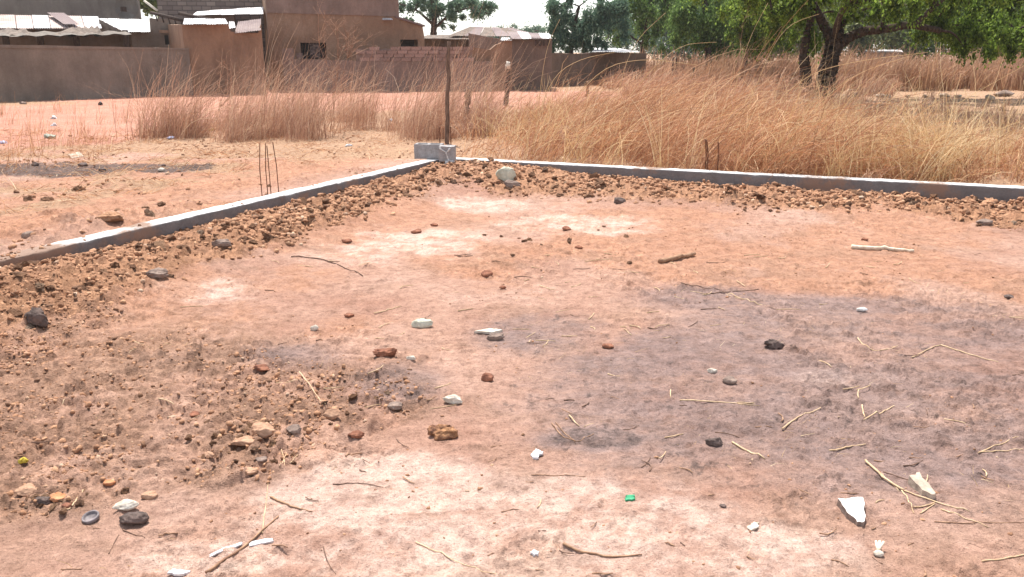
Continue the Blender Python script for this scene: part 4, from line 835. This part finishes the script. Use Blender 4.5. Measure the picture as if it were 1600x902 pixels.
def poly_wall(name, px0, py0t, py0b, px1, py1t, py1b, Y0, Y1, th, m, parent, top_pts=None, holes=(), label=None):
    """wall slab with its front face seen between photo columns px0 and px1, at depths Y0, Y1. top rows py0t, py1t; foot on the ground"""
    a = atY(px0, py0t, Y0); b = atY(px1, py1t, Y1); n = 24
    d = (b - a)[:2]; L = np.linalg.norm(d); dn = np.array([-d[1], d[0]]) / L
    if dn[1] < 0: dn = -dn
    za = atY(px0, py0b, Y0)[2] if py0b is not None else -.3; zb = atY(px1, py1b, Y1)[2] if py1b is not None else -.3
    tops = [(0, a[2])] + [(t, atY(px0 + (px1 - px0) * t, pyt, Y0 + (Y1 - Y0) * t)[2]) for t, pyt in (top_pts or [])] + [(1, b[2])]
    ts = sorted(set(np.linspace(0, 1, n).tolist() + [t for t, _ in tops] + [h for q in holes for h in q[:2]]))
    tz = np.interp(ts, [t for t, _ in tops], [z for _, z in tops]) + rng.normal(0, .008, len(ts))
    bm = bmesh.new(); 
    def P3(t, z, k): q = a[:2] + d * t + dn * th * k; return bm.verts.new((q[0], q[1], z))
    def colm(t, z0, z1, i):
        return [P3(t, z0, 0), P3(t, z1, 0), P3(t, z1, 1), P3(t, z0, 1)]
    for i in range(len(ts) - 1):
        t0, t1 = ts[i], ts[i + 1]; zb0 = za + (zb - za) * t0; zb1 = za + (zb - za) * t1
        segs = [(zb0, tz[i], zb1, tz[i + 1])]
        for h in holes:
            if t0 >= h[0] - 1e-6 and t1 <= h[1] + 1e-6: segs = [(zb0, h[2], zb1, h[2]), (h[3], tz[i], h[3], tz[i + 1])]
        for s_ in segs:
            A = colm(t0, s_[0], s_[1], i); B = colm(t1, s_[2], s_[3], i)
            for j in range(4): bm.faces.new((A[j], A[(j + 1) % 4], B[(j + 1) % 4], B[j]))
            if i == 0 or len(segs) > 1: bm.faces.new(A)
            if i == len(ts) - 2 or len(segs) > 1: bm.faces.new(B[::-1])
    bmesh.ops.remove_doubles(bm, verts=bm.verts, dist=.001)
    # drop doubled inner faces left by neighbouring columns
    seen = {}
    for f in list(bm.faces):
        key = tuple(sorted(v.index for v in f.verts))
    bmesh.ops.recalc_face_normals(bm, faces=bm.faces)
    o = bmo(name, bm, m, parent)
    if label: o['label'] = label
    return o
def box_world(name, x0, x1, y0, y1, z0, z1, m, parent=None):
    bm = bmesh.new(); bmesh.ops.create_cube(bm, size=1)
    for v in bm.verts: v.co = Vector(((x0 + x1) / 2 + v.co.x * (x1 - x0), (y0 + y1) / 2 + v.co.y * (y1 - y0), (z0 + z1) / 2 + v.co.z * (z1 - z0)))
    return bmo(name, bm, m, parent)
def pbox(name, px0, px1, pyt, pyb, Y, th, m, parent=None):
    a = atY(px0, pyb, Y); b = atY(px1, pyt, Y); return box_world(name, a[0], b[0], Y, Y + th, a[2], b[2], m, parent)
def sheet(name, corners, m, parent, pitch=.09, amp=.012, sag=0.0):
    """corrugated sheet: corners near-left, near-right, far-right, far-left"""
    c = [np.array(q, float) for q in corners]; W = np.linalg.norm(c[1] - c[0]); n = min(260, max(6, int(W / pitch * 4))); k = 5
    u = np.linspace(0, 1, n); w_ = np.linspace(0, 1, k); V_ = np.zeros((k, n, 3))
    for j in range(k):
        a = c[0] * (1 - w_[j]) + c[3] * w_[j]; b = c[1] * (1 - w_[j]) + c[2] * w_[j]
        V_[j] = a + (b - a) * u[:, None]; V_[j, :, 2] += amp * np.sin(u * W / pitch * 2 * PI_) - sag * math.sin(w_[j] * PI_)
    i = (np.arange(k - 1)[:, None] * n + np.arange(n - 1)[None]).ravel()
    v = V_.reshape(-1, 3); v2 = v - [0, 0, .004]; q = np.stack([i, i + 1, i + n + 1, i + n], 1)
    return mk(name, np.concatenate([v, v2]), np.concatenate([q, (q + len(v))[:, ::-1]]), m, parent, smoothf=True)
def roof(pxl0, pxr0, py0l, py0r, Y0, pxl1, pxr1, py1l, py1r, Y1, ms, parent, n=3, name='roof_sheet'):
    for i in range(n):
        a, b = i / n, (i + 1) / n - .004
        f = lambda t, l, r: l + (r - l) * t
        st = .012 * (i % 2)
        cs = [atY(f(a, pxl0, pxr0), f(a, py0l, py0r), Y0), atY(f(b, pxl0, pxr0), f(b, py0l, py0r), Y0), atY(f(b, pxl1, pxr1), f(b, py1l, py1r), Y1), atY(f(a, pxl1, pxr1), f(a, py1l, py1r), Y1)]
        sheet(name, [c + [0, 0, st] for c in cs], ms[i % len(ms)], parent)

# long grey wall at left
e = empty('compound_wall'); poly_wall('wall', -420, 68, None, 295, 77, None, 22.5, 31.3, .2, M['greywall'], e, [(.3, 71), (.6, 72), (.9, 75.5)])
poly_wall('coping', -420, 67, 69.5, 295, 76, 78.5, 22.47, 31.27, .26, M['greywall'], e, [(.3, 70), (.6, 71), (.9, 74.5)]); tag(e, 'long grey brown plastered wall at left along the path', 'wall')
# low brown room
e = empty('brown_room'); poly_wall('wall', 284, 39, None, 408, 38, None, 31.35, 32.4, .25, M['brownwall'], e, [(.58, 38), (.60, 50), (.95, 52)]); poly_wall('side_wall', 284, 39, None, 262, 39, None, 31.4, 36, .2, M['brownwall'], e)
roof(286, 357, 38, 38, 31.2, 288, 352, 29, 30, 33.5, [M['tin']], e, 4); roof(366, 408, 52, 48, 31.9, 372, 408, 34, 30, 34.5, [M['tinred']], e, 2); roof(357, 368, 45, 43, 31.9, 358, 366, 34, 34, 34, [M['tin']], e, 1)
tag(e, 'low brown room with pale tin roof right of the long grey wall', 'building')
# grey wall with dark slot behind
e = empty('grey_room'); poly_wall('wall', 204, 50, None, 284, 46, None, 35.5, 36.2, .25, M['greywall'], e, [(.38, 50), (.39, 29), (.98, 30)], holes=[(.64, .72, atY(258, 70, 36)[2], atY(258, 55, 36)[2])]); pbox('opening', 250, 266, 52, 73, 36.8, .1, M['opening'], e); pbox('lintel', 249, 278, 47, 52, 35.75, .1, M['brownwall'], e)
roof(155, 235, 51, 50, 35, 155, 233, 29, 31, 39, [M['tin']], e, 5)
poly_wall('gable_panel', 154, 30, 50, 192, 49, 51, 34.9, 34.85, .05, M['shade_wood'], e); tag(e, 'grey room with bright white tin roof behind the long grey wall', 'building')
# shack with rusting roof
e = empty('shack'); roof(-80, 160, 45, 44, 33.5, -80, 154, 22, 26, 38, [M['tinrust'], M['tinrust'], M['tin']], e, 9)
pbox('back_wall', -80, 215, 46, 90, 36.5, .2, M['darkwall'], e)
for x in (8, 62, 118, 196): pbox('pole', x, x + 2.4, 47, 90, 33.6, .08, M['postdark'], e)
sheet('rusty_panel', [atY(100, 40.5, 33.6) + [0, 0, .06], atY(124, 40.5, 33.6) + [0, 0, .06], atY(101, 22.5, 37.6) + [0, 0, .06], atY(74, 22, 37.6) + [0, 0, .06]], M['tinred'], e)
sheet('thatch_cover', [atY(75, 57, 32.2), atY(162, 56, 32.2), atY(152, 41.5, 33.3), atY(112, 44, 33.3)], M['thatch'], e, .5, .05)
sheet('thatch_cover', [atY(-40, 56, 32.0), atY(48, 56, 32.2), atY(40, 46, 33.3), atY(-40, 44, 33.3)], M['thatch'], e, .6, .05)
sheet('awning', [atY(-40, 57.5, 31.6), atY(206, 53.5, 32.2), atY(196, 49, 33.4), atY(-40, 50, 33.4)], M['shade_wood'], e, .8, .03)
tag(e, 'shack with rusting corrugated roof and dark open front behind the long grey wall', 'shack')
# big pale grey building at the top left
e = empty('grey_building'); poly_wall('wall', -90, -60, None, 214, -12, None, 42, 43.5, .3, M['paleback'], e, [(.8, -14), (.95, 4)]); tag(e, 'large pale grey building behind the shack at the top left', 'building')
def dish():
    e = empty('satellite_dish', atY(197, 30, 41)); c = atY(197, 12, 41) - np.array(e.location); r = wpx(17.5, 41); n = 36; V_ = []; 
    for j in range(7):
        rr = r * j / 6
        for i in range(n): a = 2 * PI_ * i / n; V_.append((c[0] + max(rr, .002) * math.cos(a), c[1] + .18 * (1 - (rr / r) ** 2), c[2] + max(rr, .002) * math.sin(a)))
    i = (np.arange(6)[:, None] * n + np.arange(n)[None]).ravel(); j = (np.arange(6)[:, None] * n + (np.arange(n)[None] + 1) % n).ravel(); q = np.stack([i, j, j + n, i + n], 1); V_ = np.array(V_)
    mk('reflector', np.concatenate([V_, V_ + [0, .02, 0]]), np.concatenate([q, q[:, ::-1] + len(V_)]), M['paleback'], e, smoothf=True)
    box_world('receiver', c[0] - .07, c[0] + .13, c[1] - .45, c[1] - .25, c[2] - .2, c[2] + .02, M['postdark'], e)
    v, q, t = tube([[0, .3, -1.5], [0, .3, c[2]]], .04, 8); mk('mast', v, [q, t], M['cap'], e)
    for s in (-1, 1): v, q, t = tube([[c[0] + s * r * .8, c[1], c[2] - .3], [c[0], c[1] - .3, c[2] - .08]], .012, 5); mk('strut', v, [q, t], M['cap'], e)
    tag(e, 'round grey satellite dish beside the pale grey building', 'satellite dish')
dish()
v, q, t = tube([atY(225, 1, 38), atY(246, 17, 38)], .05, 6); tag(mk('loose_pole', v, [q, t], M['limewash']), 'pale slanting pole above the brick building roofline', 'pole')
# brick building behind
kb = N('far_brickwork', .95); co = kb.coord('World'); mp = kb.n('ShaderNodeMapping'); mp.inputs['Rotation'].default_value = (R(90), 0, 0); kb.l(co, mp.inputs[0])
bt = kb.n('ShaderNodeTexBrick'); kb.l(mp.outputs[0], bt.inputs[0]); bt.inputs['Scale'].default_value = 1.0; bt.inputs['Brick Width'].default_value = .42; bt.inputs['Row Height'].default_value = .2; bt.inputs['Mortar Size'].default_value = .016
bt.inputs['Color1'].default_value = (.17, .135, .12, 1); bt.inputs['Color2'].default_value = (.27, .22, .19, 1); bt.inputs['Mortar'].default_value = (.12, .1, .09, 1); M['farbrick'] = kb.done(bt.outputs[0], kb.bump(bt.outputs['Fac'], -.02))
e = empty('brick_building'); poly_wall('wall', 244, -6, None, 420, -8, None, 40, 41, .3, M['farbrick'], e, [(.05, 0), (.2, -30)])
roof(300, 412, 24, 22, 36.5, 308, 412, 18, 11, 40, [M['tin']], e, 5); poly_wall('front_wall', 300, 24, None, 366, 24, None, 36.6, 36.8, .2, M['darkwall'], e)
v, q, t = tube([atY(236, 20, 35), atY(289, 33, 34.5)], .07, 6); mk('rafter', v, [q, t], M['postdark'], e); v, q, t = tube([atY(280, 21, 34.4), atY(356, 37, 33.8)], .07, 6); mk('rafter', v, [q, t], M['postdark'], e)
for i in range(5): a = atY(243 + i * 10, 23 + i * 2.4, 34.9); v, q, t = tube([a, a + [.05, 0, -.25]], .03, 5); mk('rafter_end', v, [q, t], M['postdark'], e)
tag(e, 'brick building with pale roof left of the big brown building', 'building')
# the big brown building
e = empty('brown_building'); zs = lambda py, Y: float(atY(0, py, Y)[2])
wl_ = (408, 619)
hole = ((458 - 408) / 211, (499 - 408) / 211, atY(470, 92, 35.6)[2], atY(470, 67, 35.6)[2])
poly_wall('wall', 408, -90, None, 619, -90, None, 35.4, 35.9, .3, M['brownwall'], e, holes=[hole]); poly_wall('upper_band', 408, -91, 20, 619, -91, 26, 35.36, 35.86, .04, M['mauvewall'], e, label='darker mauve upper storey')
poly_wall('side_wall', 408, -90, None, 400, -90, None, 35.4, 43, .3, M['brownwall'], e)
w1 = pbox('window', 448, 510, 60, 99, 35.80, .06, M['opening'], e); pbox('shutter', 485, 499, 67, 91, 35.66, .04, M['darkstone'], w1); pbox('air_brick', 459, 472, 83, 92, 35.5, .12, M['brick'], w1)
poly_wall('wing_wall', 619, 27, None, 663, 58, None, 35.9, 36.8, .25, M['brownwall'], e, [(.5, 33), (.95, 42)], holes=[(.12, .75, atY(640, 73, 36.3)[2], atY(640, 62, 36.3)[2])]); pbox('opening', 622, 658, 60, 76, 37.1, .1, M['opening'], e)
slabp = sheet('white_sheet', [atY(597, 31, 35.2), atY(614, 31, 35.2), atY(612, 28.5, 35.8), atY(598, 28.5, 35.8)], M['tin'], e)
poly_wall('wing_roof', 619, 25, 28, 664, 39, 42, 35.8, 36.7, .8, M['tinred'], e)
tag(e, 'big tall brown building with one small dark window', 'building')
# low wall with bare bricks on top
e = empty('low_wall'); poly_wall('wall', 440, 76, None, 770, 96, None, 34.0, 34.6, .22, M['mauvewall'], e, [(.05, 76), (.055, 93), (.3, 95), (.98, 96)])
bme = None; cnt = 0
for r_ in range(4):
    yb = 95.5 - r_ * 5.7
    x = 562 + (r_ % 2) * 8 - (r_ * 3)
    while x < 736:
        w_ = 15.2; t = (x - 440) / 330; Y = 34.0 + .6 * t - .01
        if not (r_ == 3 and random.random() < .1) and x + w_ < 745:
            a = atY(x, yb, Y); b = atY(x + w_, yb - 5.1, Y)
            if bme is None:
                bm = bmesh.new(); bmesh.ops.create_cube(bm, size=1); bmesh.ops.bevel(bm, geom=bm.edges, offset=.04, segments=1)
                for v in bm.verts: v.co += Vector((random.gauss(0, .012), random.gauss(0, .012), random.gauss(0, .03)))
                bme = bpy.data.meshes.new('brick'); bm.to_mesh(bme); bm.free(); bme.materials.append(M['brick'])
            o = bpy.data.objects.new('brick', bme); link(o, e); o.location = ((a[0] + b[0]) / 2, Y + .1 + random.gauss(0, .008), (a[2] + b[2]) / 2 + random.gauss(0, .004)); o.scale = (b[0] - a[0], .19, b[2] - a[2]); o.rotation_euler = (0, 0, random.gauss(0, .02)); cnt += 1
        x += 16.3
poly_wall('mortar_core', 556, 76, None, 738, 77, None, 34.26, 34.6, .1, M['mauvewall'], e)
tag(e, 'low plastered wall topped with bare pinkish bricks before the brown building', 'wall')
# walls and huts to the right of it
e = empty('brown_wall'); poly_wall('wall', 738, 74, None, 800, 60, None, 34.7, 35.2, .22, M['brownwall'], e, [(.45, 78), (.55, 72), (.9, 62)]); poly_wall('wall', 800, 61, None, 862, 60, None, 35.2, 35.0, .25, M['darkwall'], e, [(.42, 62), (.44, 59)])
roof(782, 802, 63, 63, 35, 784, 802, 59, 59, 36.5, [M['tin']], e, 1); roof(800, 862, 61, 61, 34.9, 792, 858, 49, 53, 38, [M['tinred'], M['tin']], e, 4)
for i in range(4): pbox('rafter_end', 836 + i * 6.5, 838 + i * 6.5, 62, 72, 34.93, .1, M['postdark'], e)
tag(e, 'brown walled hut with grey tin roof left of the leafy trees', 'building')
e = empty('grey_hut'); poly_wall('wall', 660, 58, None, 735, 56, None, 42, 42.5, .2, M['darkwall'], e); roof(655, 735, 60, 62, 41, 668, 740, 55, 55, 43, [M['thatch']], e, 4); poly_wall('wall', 732, 52, None, 785, 62, None, 40.5, 40.2, .2, M['mauvewall'], e); roof(700, 850, 56, 58, 41.5, 735, 800, 42, 44, 46, [M['thatch'], M['tinred']], e, 6)
tag(e, 'grey hut with dull worn roof beyond the bare brick wall', 'building')
e = empty('far_dark_wall'); poly_wall('wall', 862, 83, None, 1010, 84, None, 38, 44, .25, M['darkwall'], e, [(.3, 84), (.5, 81)]); roof(925, 1000, 81, 82, 40, 930, 965, 74.5, 76, 45, [M['tin']], e, 4); tag(e, 'dark low mud wall and pale roof behind the stakes', 'building')
e = empty('far_hut'); pbox('wall', 1350, 1410, 81, 100, 74, .3, M['greywall'], e); roof(1348, 1412, 82, 82, 73.5, 1352, 1408, 78, 78, 78, [M['tin']], e, 2); tag(e, 'far grey hut with thin pale roof seen under the big tree', 'building')
e = empty('far_hut'); pbox('wall', 1560, 1600, 84, 100, 80, .3, M['greywall'], e); roof(1556, 1602, 86, 86, 79.5, 1560, 1600, 81, 81, 84, [M['tin']], e, 2); tag(e, 'far pale roofed hut at the right edge beyond the dry grass', 'building')
# rocks in the clearing under the tree
for i, (px, py, w_, h_) in enumerate([(1362, 147, 16, 8), (1374, 153, 14, 7), (1387, 153, 9, 6), (1418, 152, 8, 5), (1445, 152, 9, 6), (1475, 152, 18, 8), (1497, 152, 14, 6), (1547, 158, 15, 11), (1568, 151, 32, 10), (1530, 142, 6, 4), (1336, 152, 9, 8), (1378, 143, 14, 6)]):
    a = atz(px, py); d = a[1]; r_ = wpx(w_, d) / 2; v = rock_verts(3, 400 + i, 6, .3) * np.array([r_, r_ * .8, max(wpx(h_, d) / 2, .4 * r_)])
    tag(mk('field_stone', v, ICO[3][1], M['beige'] if i not in (8, 10, 11) else M['grey'], loc=(a[0], a[1], float(H(a[0], a[1])) + wpx(h_, d) * .35)), 'stone in the row of stones in the clearing under the big tree', 'stone', 'stones in the clearing under the tree')

# ------------------------------------------------------------ trees
def leaves(name, clusters, n, size, m, parent, droop=.5, seed=0):
    r = np.random.default_rng(seed); c = np.asarray(clusters, float); vol = c[:, 3] * c[:, 4] * c[:, 5]; p = vol ** .7; p /= p.sum(); idx = r.choice(len(c), n, p=p)
    # sprays: most leaves sit on a few twigs in each cluster
    q = r.normal(size=(n, 3)); q /= np.linalg.norm(q, axis=1)[:, None]; q *= r.uniform(.25, 1.0, n)[:, None] ** .6
    tw = r.integers(0, 14, n); th = (idx * 14 + tw); ang = (th * 2.399) % 6.283; el = ((th * .7548) % 1) * 2 - 1
    tdir = np.stack([np.cos(ang) * np.sqrt(1 - el ** 2), np.sin(ang) * np.sqrt(1 - el ** 2), el], 1); s = r.uniform(.2, 1.1, n)[:, None]
    q = np.where(r.uniform(size=(n, 1)) < .65, tdir * s + r.normal(0, .13, (n, 3)) - np.array([0, 0, droop]) * s ** 2 * .6, q)
    P_ = c[idx, :3] + q * c[idx, 3:6] + np.where(r.uniform(size=(n, 1)) < .25, 1, 0) * r.normal(0, 1, (n, 3)) * c[idx, 3:6] * .7
    ax = r.normal(size=(n, 3)); ax[:, 2] -= droop * 1.5; ax /= np.linalg.norm(ax, axis=1)[:, None]; b = np.cross(ax, r.normal(size=(n, 3))); b /= np.linalg.norm(b, axis=1)[:, None]
    L = size * r.uniform(.6, 1.5, n)[:, None]; wv = L * .26
    v = np.stack([P_, P_ + ax * L * .5 + b * wv, P_ + ax * L, P_ + ax * L * .5 - b * wv], 1).reshape(-1, 3); f = np.arange(4 * n).reshape(-1, 4)
    return mk(name, v, f, m, parent)
def limbs(name, paths, m, parent):
    vs, qs, ts, off = [], [], [], 0
    for pts, r0, r1 in paths:
        pts = np.asarray(pts, float)
        for _ in range(2 if len(pts) > 2 else 0): pts = np.concatenate([pts[:1], np.stack([pts[:-1] * .75 + pts[1:] * .25, pts[:-1] * .25 + pts[1:] * .75], 1).reshape(-1, 3), pts[-1:]])
        c = interp(pts, max(8, 5 * len(pts))); k = len(c); c[1:-1] += rng.normal(0, r0 * .035, (k - 2, 3)); v, q, t = tube(c, np.linspace(r0, r1, k) * (1 + .04 * rng.normal(size=k)), 10, .05); vs.append(v); qs.append(q + off); ts.append(t + off); off += len(v)
    return mk(name, np.concatenate(vs), [np.concatenate(qs), np.concatenate(ts)], m, parent, smoothf=True)
def tree(px, Y, env, label, mleaf, nleaf, lsize, paths=None, trunk_px=12, nclus=40, seed=0, droop=.5, mb='bark', ground_px=None, csize=.22, fork=.45, name='tree'):
    """env: list of (px, py, rpx, rpy) canopy lobes seen in the photo, given depth from their width"""
    r = random.Random(seed); base = atY(px, 80, Y); base[2] = float(H(base[0], base[1])); e = empty(name, base); o_ = base
    cl = []
    tot = sum(a[2] * a[3] for a in env)
    for a in env:
        c = atY(a[0], a[1], Y + (a[4] if len(a) > 4 else 0)) - o_; rx = wpx(a[2], Y); rz = wpx(a[3], Y); ry = min(rx, max(rz, rx * .7))
        for i in range(max(3, int(nclus * a[2] * a[3] / tot))):
            while True:
                q = np.array([r.uniform(-1, 1) for _ in range(3)])
                if .15 < np.linalg.norm(q) < 1: break
            s = r.uniform(.6, 1.3) * csize * min(rx, rz * 1.4); cl.append([c[0] + q[0] * rx, c[1] + q[1] * ry, c[2] + q[2] * rz, s * r.uniform(.7, 1.5), s * r.uniform(.7, 1.5), s * r.uniform(.7, 1.1) * (1 + .5 * droop)])
    P_ = [([(0, 0, -.3), (r.uniform(-.1, .1), 0, .8), (r.uniform(-.2, .2), 0, (atY(px, 60, Y) - o_)[2])], wpx(trunk_px, Y) / 2, wpx(trunk_px, Y) / 3)] if paths is None else []
    if paths:
        for pts, w0, w1 in paths: P_.append(([np.array([*(atY(a[0], a[1], Y + (a[2] if len(a) > 2 else 0)) - o_)]) for a in pts], wpx(w0, Y) / 2, wpx(w1, Y) / 2))
    ends = [np.asarray(p[0][-1]) for p in P_] + [np.asarray(p[0][len(p[0]) // 2]) for p in P_ if len(p[0]) > 2]
    for k in cl[::2]:
        c = np.array(k[:3]); s_ = min(ends, key=lambda q: np.linalg.norm(q - c)); mid = (s_ + c) / 2 + np.array([0, 0, .15 * np.linalg.norm(c - s_)]); rr = wpx(trunk_px, Y) * .10
        P_.append(([s_, mid, c], rr, rr * .25)); ends.append(c)
    limbs('trunk', P_, M[mb], e); leaves('crown', cl, nleaf, lsize, M[mleaf], e, droop, seed); return tag(e, label, 'tree')
# far belt first
for i, (px, Y, env, ml, lab, sd_) in enumerate([
    (1330, 75, [(1330, 25, 65, 55)], 'leafolive', 'far olive tree seen just right of the big tree trunk', 1),
    (1425, 82, [(1430, 25, 75, 60)], 'leafolive', 'far tree seen below the long right limb of the big tree', 2),
    (1520, 78, [(1520, 25, 80, 64)], 'leafgreen', 'far green tree beyond the brown grass near the right edge', 3),
    (1600, 80, [(1610, 25, 80, 64)], 'leafolive', 'far tree cut by the right edge of the photo', 4),
    (1230, 70, [(1230, 30, 70, 56)], 'leafolive', 'far tree seen left of the big tree trunk', 5),
    (1150, 90, [(1150, 30, 70, 52)], 'leafblue', 'far hazy tree behind the leafy middle trees', 6),
    (1060, 100, [(1050, 35, 70, 48)], 'leafblue', 'far hazy tree right of the dark mud wall', 7),
    (980, 90, [(980, 55, 50, 26)], 'leafblue', 'far hazy tree above the pale roof', 8),
    (815, 110, [(812, 52, 24, 12), (835, 50, 20, 12)], 'leafblue', 'small far hazy tree above the grey tin roof', 9),
    (790, 120, [(775, 55, 30, 10)], 'leafblue', 'small far tree low beside the sky gap', 10)]):
    tree(px, Y, env, lab, ml, 22000 if i < 7 else 5000, .3 if i < 7 else .24, trunk_px=6, nclus=26, seed=500 + sd_, droop=.3, mb='barkgrey', csize=.34, name='far_tree')
tree(678, 55, [(700, 10, 75, 22), (660, -5, 50, 22), (690, 32, 45, 14), (735, 25, 50, 14), (655, 28, 25, 10), (760, 8, 25, 12)], 'layered thorn tree with spreading branches right of the big brown building', 'leafblue', 19000, .14, [([(678, 80), (677, 50), (680, 20), (672, -20)], 12, 6), ([(678, 45), (705, 20), (735, 12)], 5, 2), ([(678, 40), (650, 14), (625, 6)], 5, 2), ([(680, 30), (700, 5), (740, -15)], 4, 2)], seed=21, nclus=56, droop=.1, csize=.24, name='thorn_tree')
tree(885, 42, [(870, 35, 34, 30), (905, 45, 40, 28), (925, 15, 45, 30), (860, 5, 25, 25), (900, 68, 38, 12), (925, 62, 34, 16), (950, 30, 34, 40), (860, 70, 20, 14)], 'bushy tree with drooping foliage behind the dark mud wall', 'leafblue', 26000, .13, [([(893, 110), (892, 80), (895, 50), (905, 10)], 8, 4), ([(895, 60), (920, 45), (955, 40)], 4, 1.5)], seed=22, nclus=60, droop=1.2, csize=.17, name='leafy_tree')
tree(1010, 50, [(985, 15, 50, 35), (960, 45, 25, 20), (1030, 15, 40, 35), (1010, 50, 30, 14), (985, 58, 34, 18), (1040, 50, 30, 26)], 'airy tree with drooping leaves left of the middle trees', 'leafgreen', 24000, .13, [([(1005, 100), (1003, 70), (1012, 30), (1020, -10)], 6, 3), ([(1004, 70), (970, 45), (930, 30)], 3, 1)], seed=23, nclus=70, droop=1.3, csize=.155, name='leafy_tree')
tree(1107, 42, [(1090, 20, 50, 45), (1120, 40, 40, 35), (1070, 55, 22, 22), (1130, 70, 32, 16), (1078, 84, 14, 10)], 'dense middle tree with a short thick trunk', 'leafgreen', 30000, .12, [([(1108, 116), (1107, 85), (1105, 50), (1100, 0)], 12, 7)], seed=24, nclus=80, droop=1.2, csize=.17, name='leafy_tree')
tree(1170, 36, [(1190, 15, 55, 50), (1160, 45, 30, 25), (1215, 60, 35, 22)], 'green tree with a thin dark trunk left of the big tree', 'leafdark', 26000, .11, [([(1160, 125), (1166, 85), (1172, 45), (1180, 0)], 7, 4)], seed=25, nclus=70, droop=1.2, csize=.17, name='leafy_tree')
tree(1290, 27, [(1290, -25, 200, 50), (1500, 0, 150, 36, 2), (1570, 40, 90, 44), (1500, 40, 60, 36, 2), (1620, 60, 60, 36), (1450, 20, 60, 26, 3), (1540, 70, 50, 22, 2), (1250, 35, 50, 34), (1400, -5, 110, 26, 3), (1190, 0, 80, 40), (1490, 60, 45, 22, 1), (1580, 66, 50, 26), (1500, 20, 90, 50, 3), (1590, 10, 80, 50, 2), (1400, 15, 60, 22, 4), (1340, 20, 60, 24, 4), (1240, 15, 60, 30, 2), (1470, 35, 60, 26, 5), (1300, 10, 60, 25), (1450, -60, 240, 50, 1), (1480, -120, 240, 60, -6), (1640, -100, 160, 60, -7), (1360, -90, 140, 40, -4)],
     'big spreading tree with a forked dark trunk at right', 'leafdark', 240000, .095,
     [([(1283, 162), (1290, 125), (1297, 95), (1302, 72), (1306, 50)], 32, 24), ([(1300, 80), (1325, 58), (1350, 48), (1385, 46), (1420, 38), (1440, 42), (1470, 48)], 17, 8), ([(1304, 60), (1318, 30), (1345, 0), (1370, -40)], 15, 7), ([(1300, 70), (1285, 35), (1268, 0), (1250, -40)], 16, 7),
      ([(1375, 44), (1385, 25), (1375, 12), (1350, 14)], 6, 3), ([(1262, 150), (1258, 110), (1256, 80), (1262, 50), (1270, 20)], 20, 10), ([(1430, 38), (1460, 10), (1500, -20)], 8, 4), ([(1302, 60), (1320, 0, -2), (1400, -50, -5)], 10, 5)],
     trunk_px=22, nclus=450, seed=26, droop=1.2, csize=.145, name='big_tree')
# hints of green behind the roofs at the top left
tree(218, 46, [(222, -2, 16, 16), (238, -6, 16, 12)], 'green treetop between the dish and the brick building', 'leafolive', 2600, .2, trunk_px=5, nclus=14, seed=31, csize=.4)
tree(0, 48, [(-8, -8, 22, 18)], 'green treetop at the top left corner', 'leafolive', 2000, .2, trunk_px=5, nclus=12, seed=32, csize=.4)


# ------------------------------------------------------------ thin dusty air
bm = bmesh.new(); bmesh.ops.create_cube(bm, size=1)
for v_ in bm.verts: v_.co = Vector((v_.co.x * 420, 60 + v_.co.y * 300, 9 + v_.co.z * 22))
hm = bpy.data.materials.new('dusty_air'); hm.use_nodes = True; t_ = hm.node_tree; t_.nodes.remove(t_.nodes['Principled BSDF'])
pv = t_.nodes.new('ShaderNodeVolumePrincipled'); pv.inputs['Color'].default_value = (.86, .86, .86, 1); pv.inputs['Density'].default_value = .0004; pv.inputs['Anisotropy'].default_value = .2
t_.links.new(pv.outputs[0], t_.nodes['Material Output'].inputs['Volume']); hz = bmo('haze', bm, hm); tag(hz, kind='stuff')
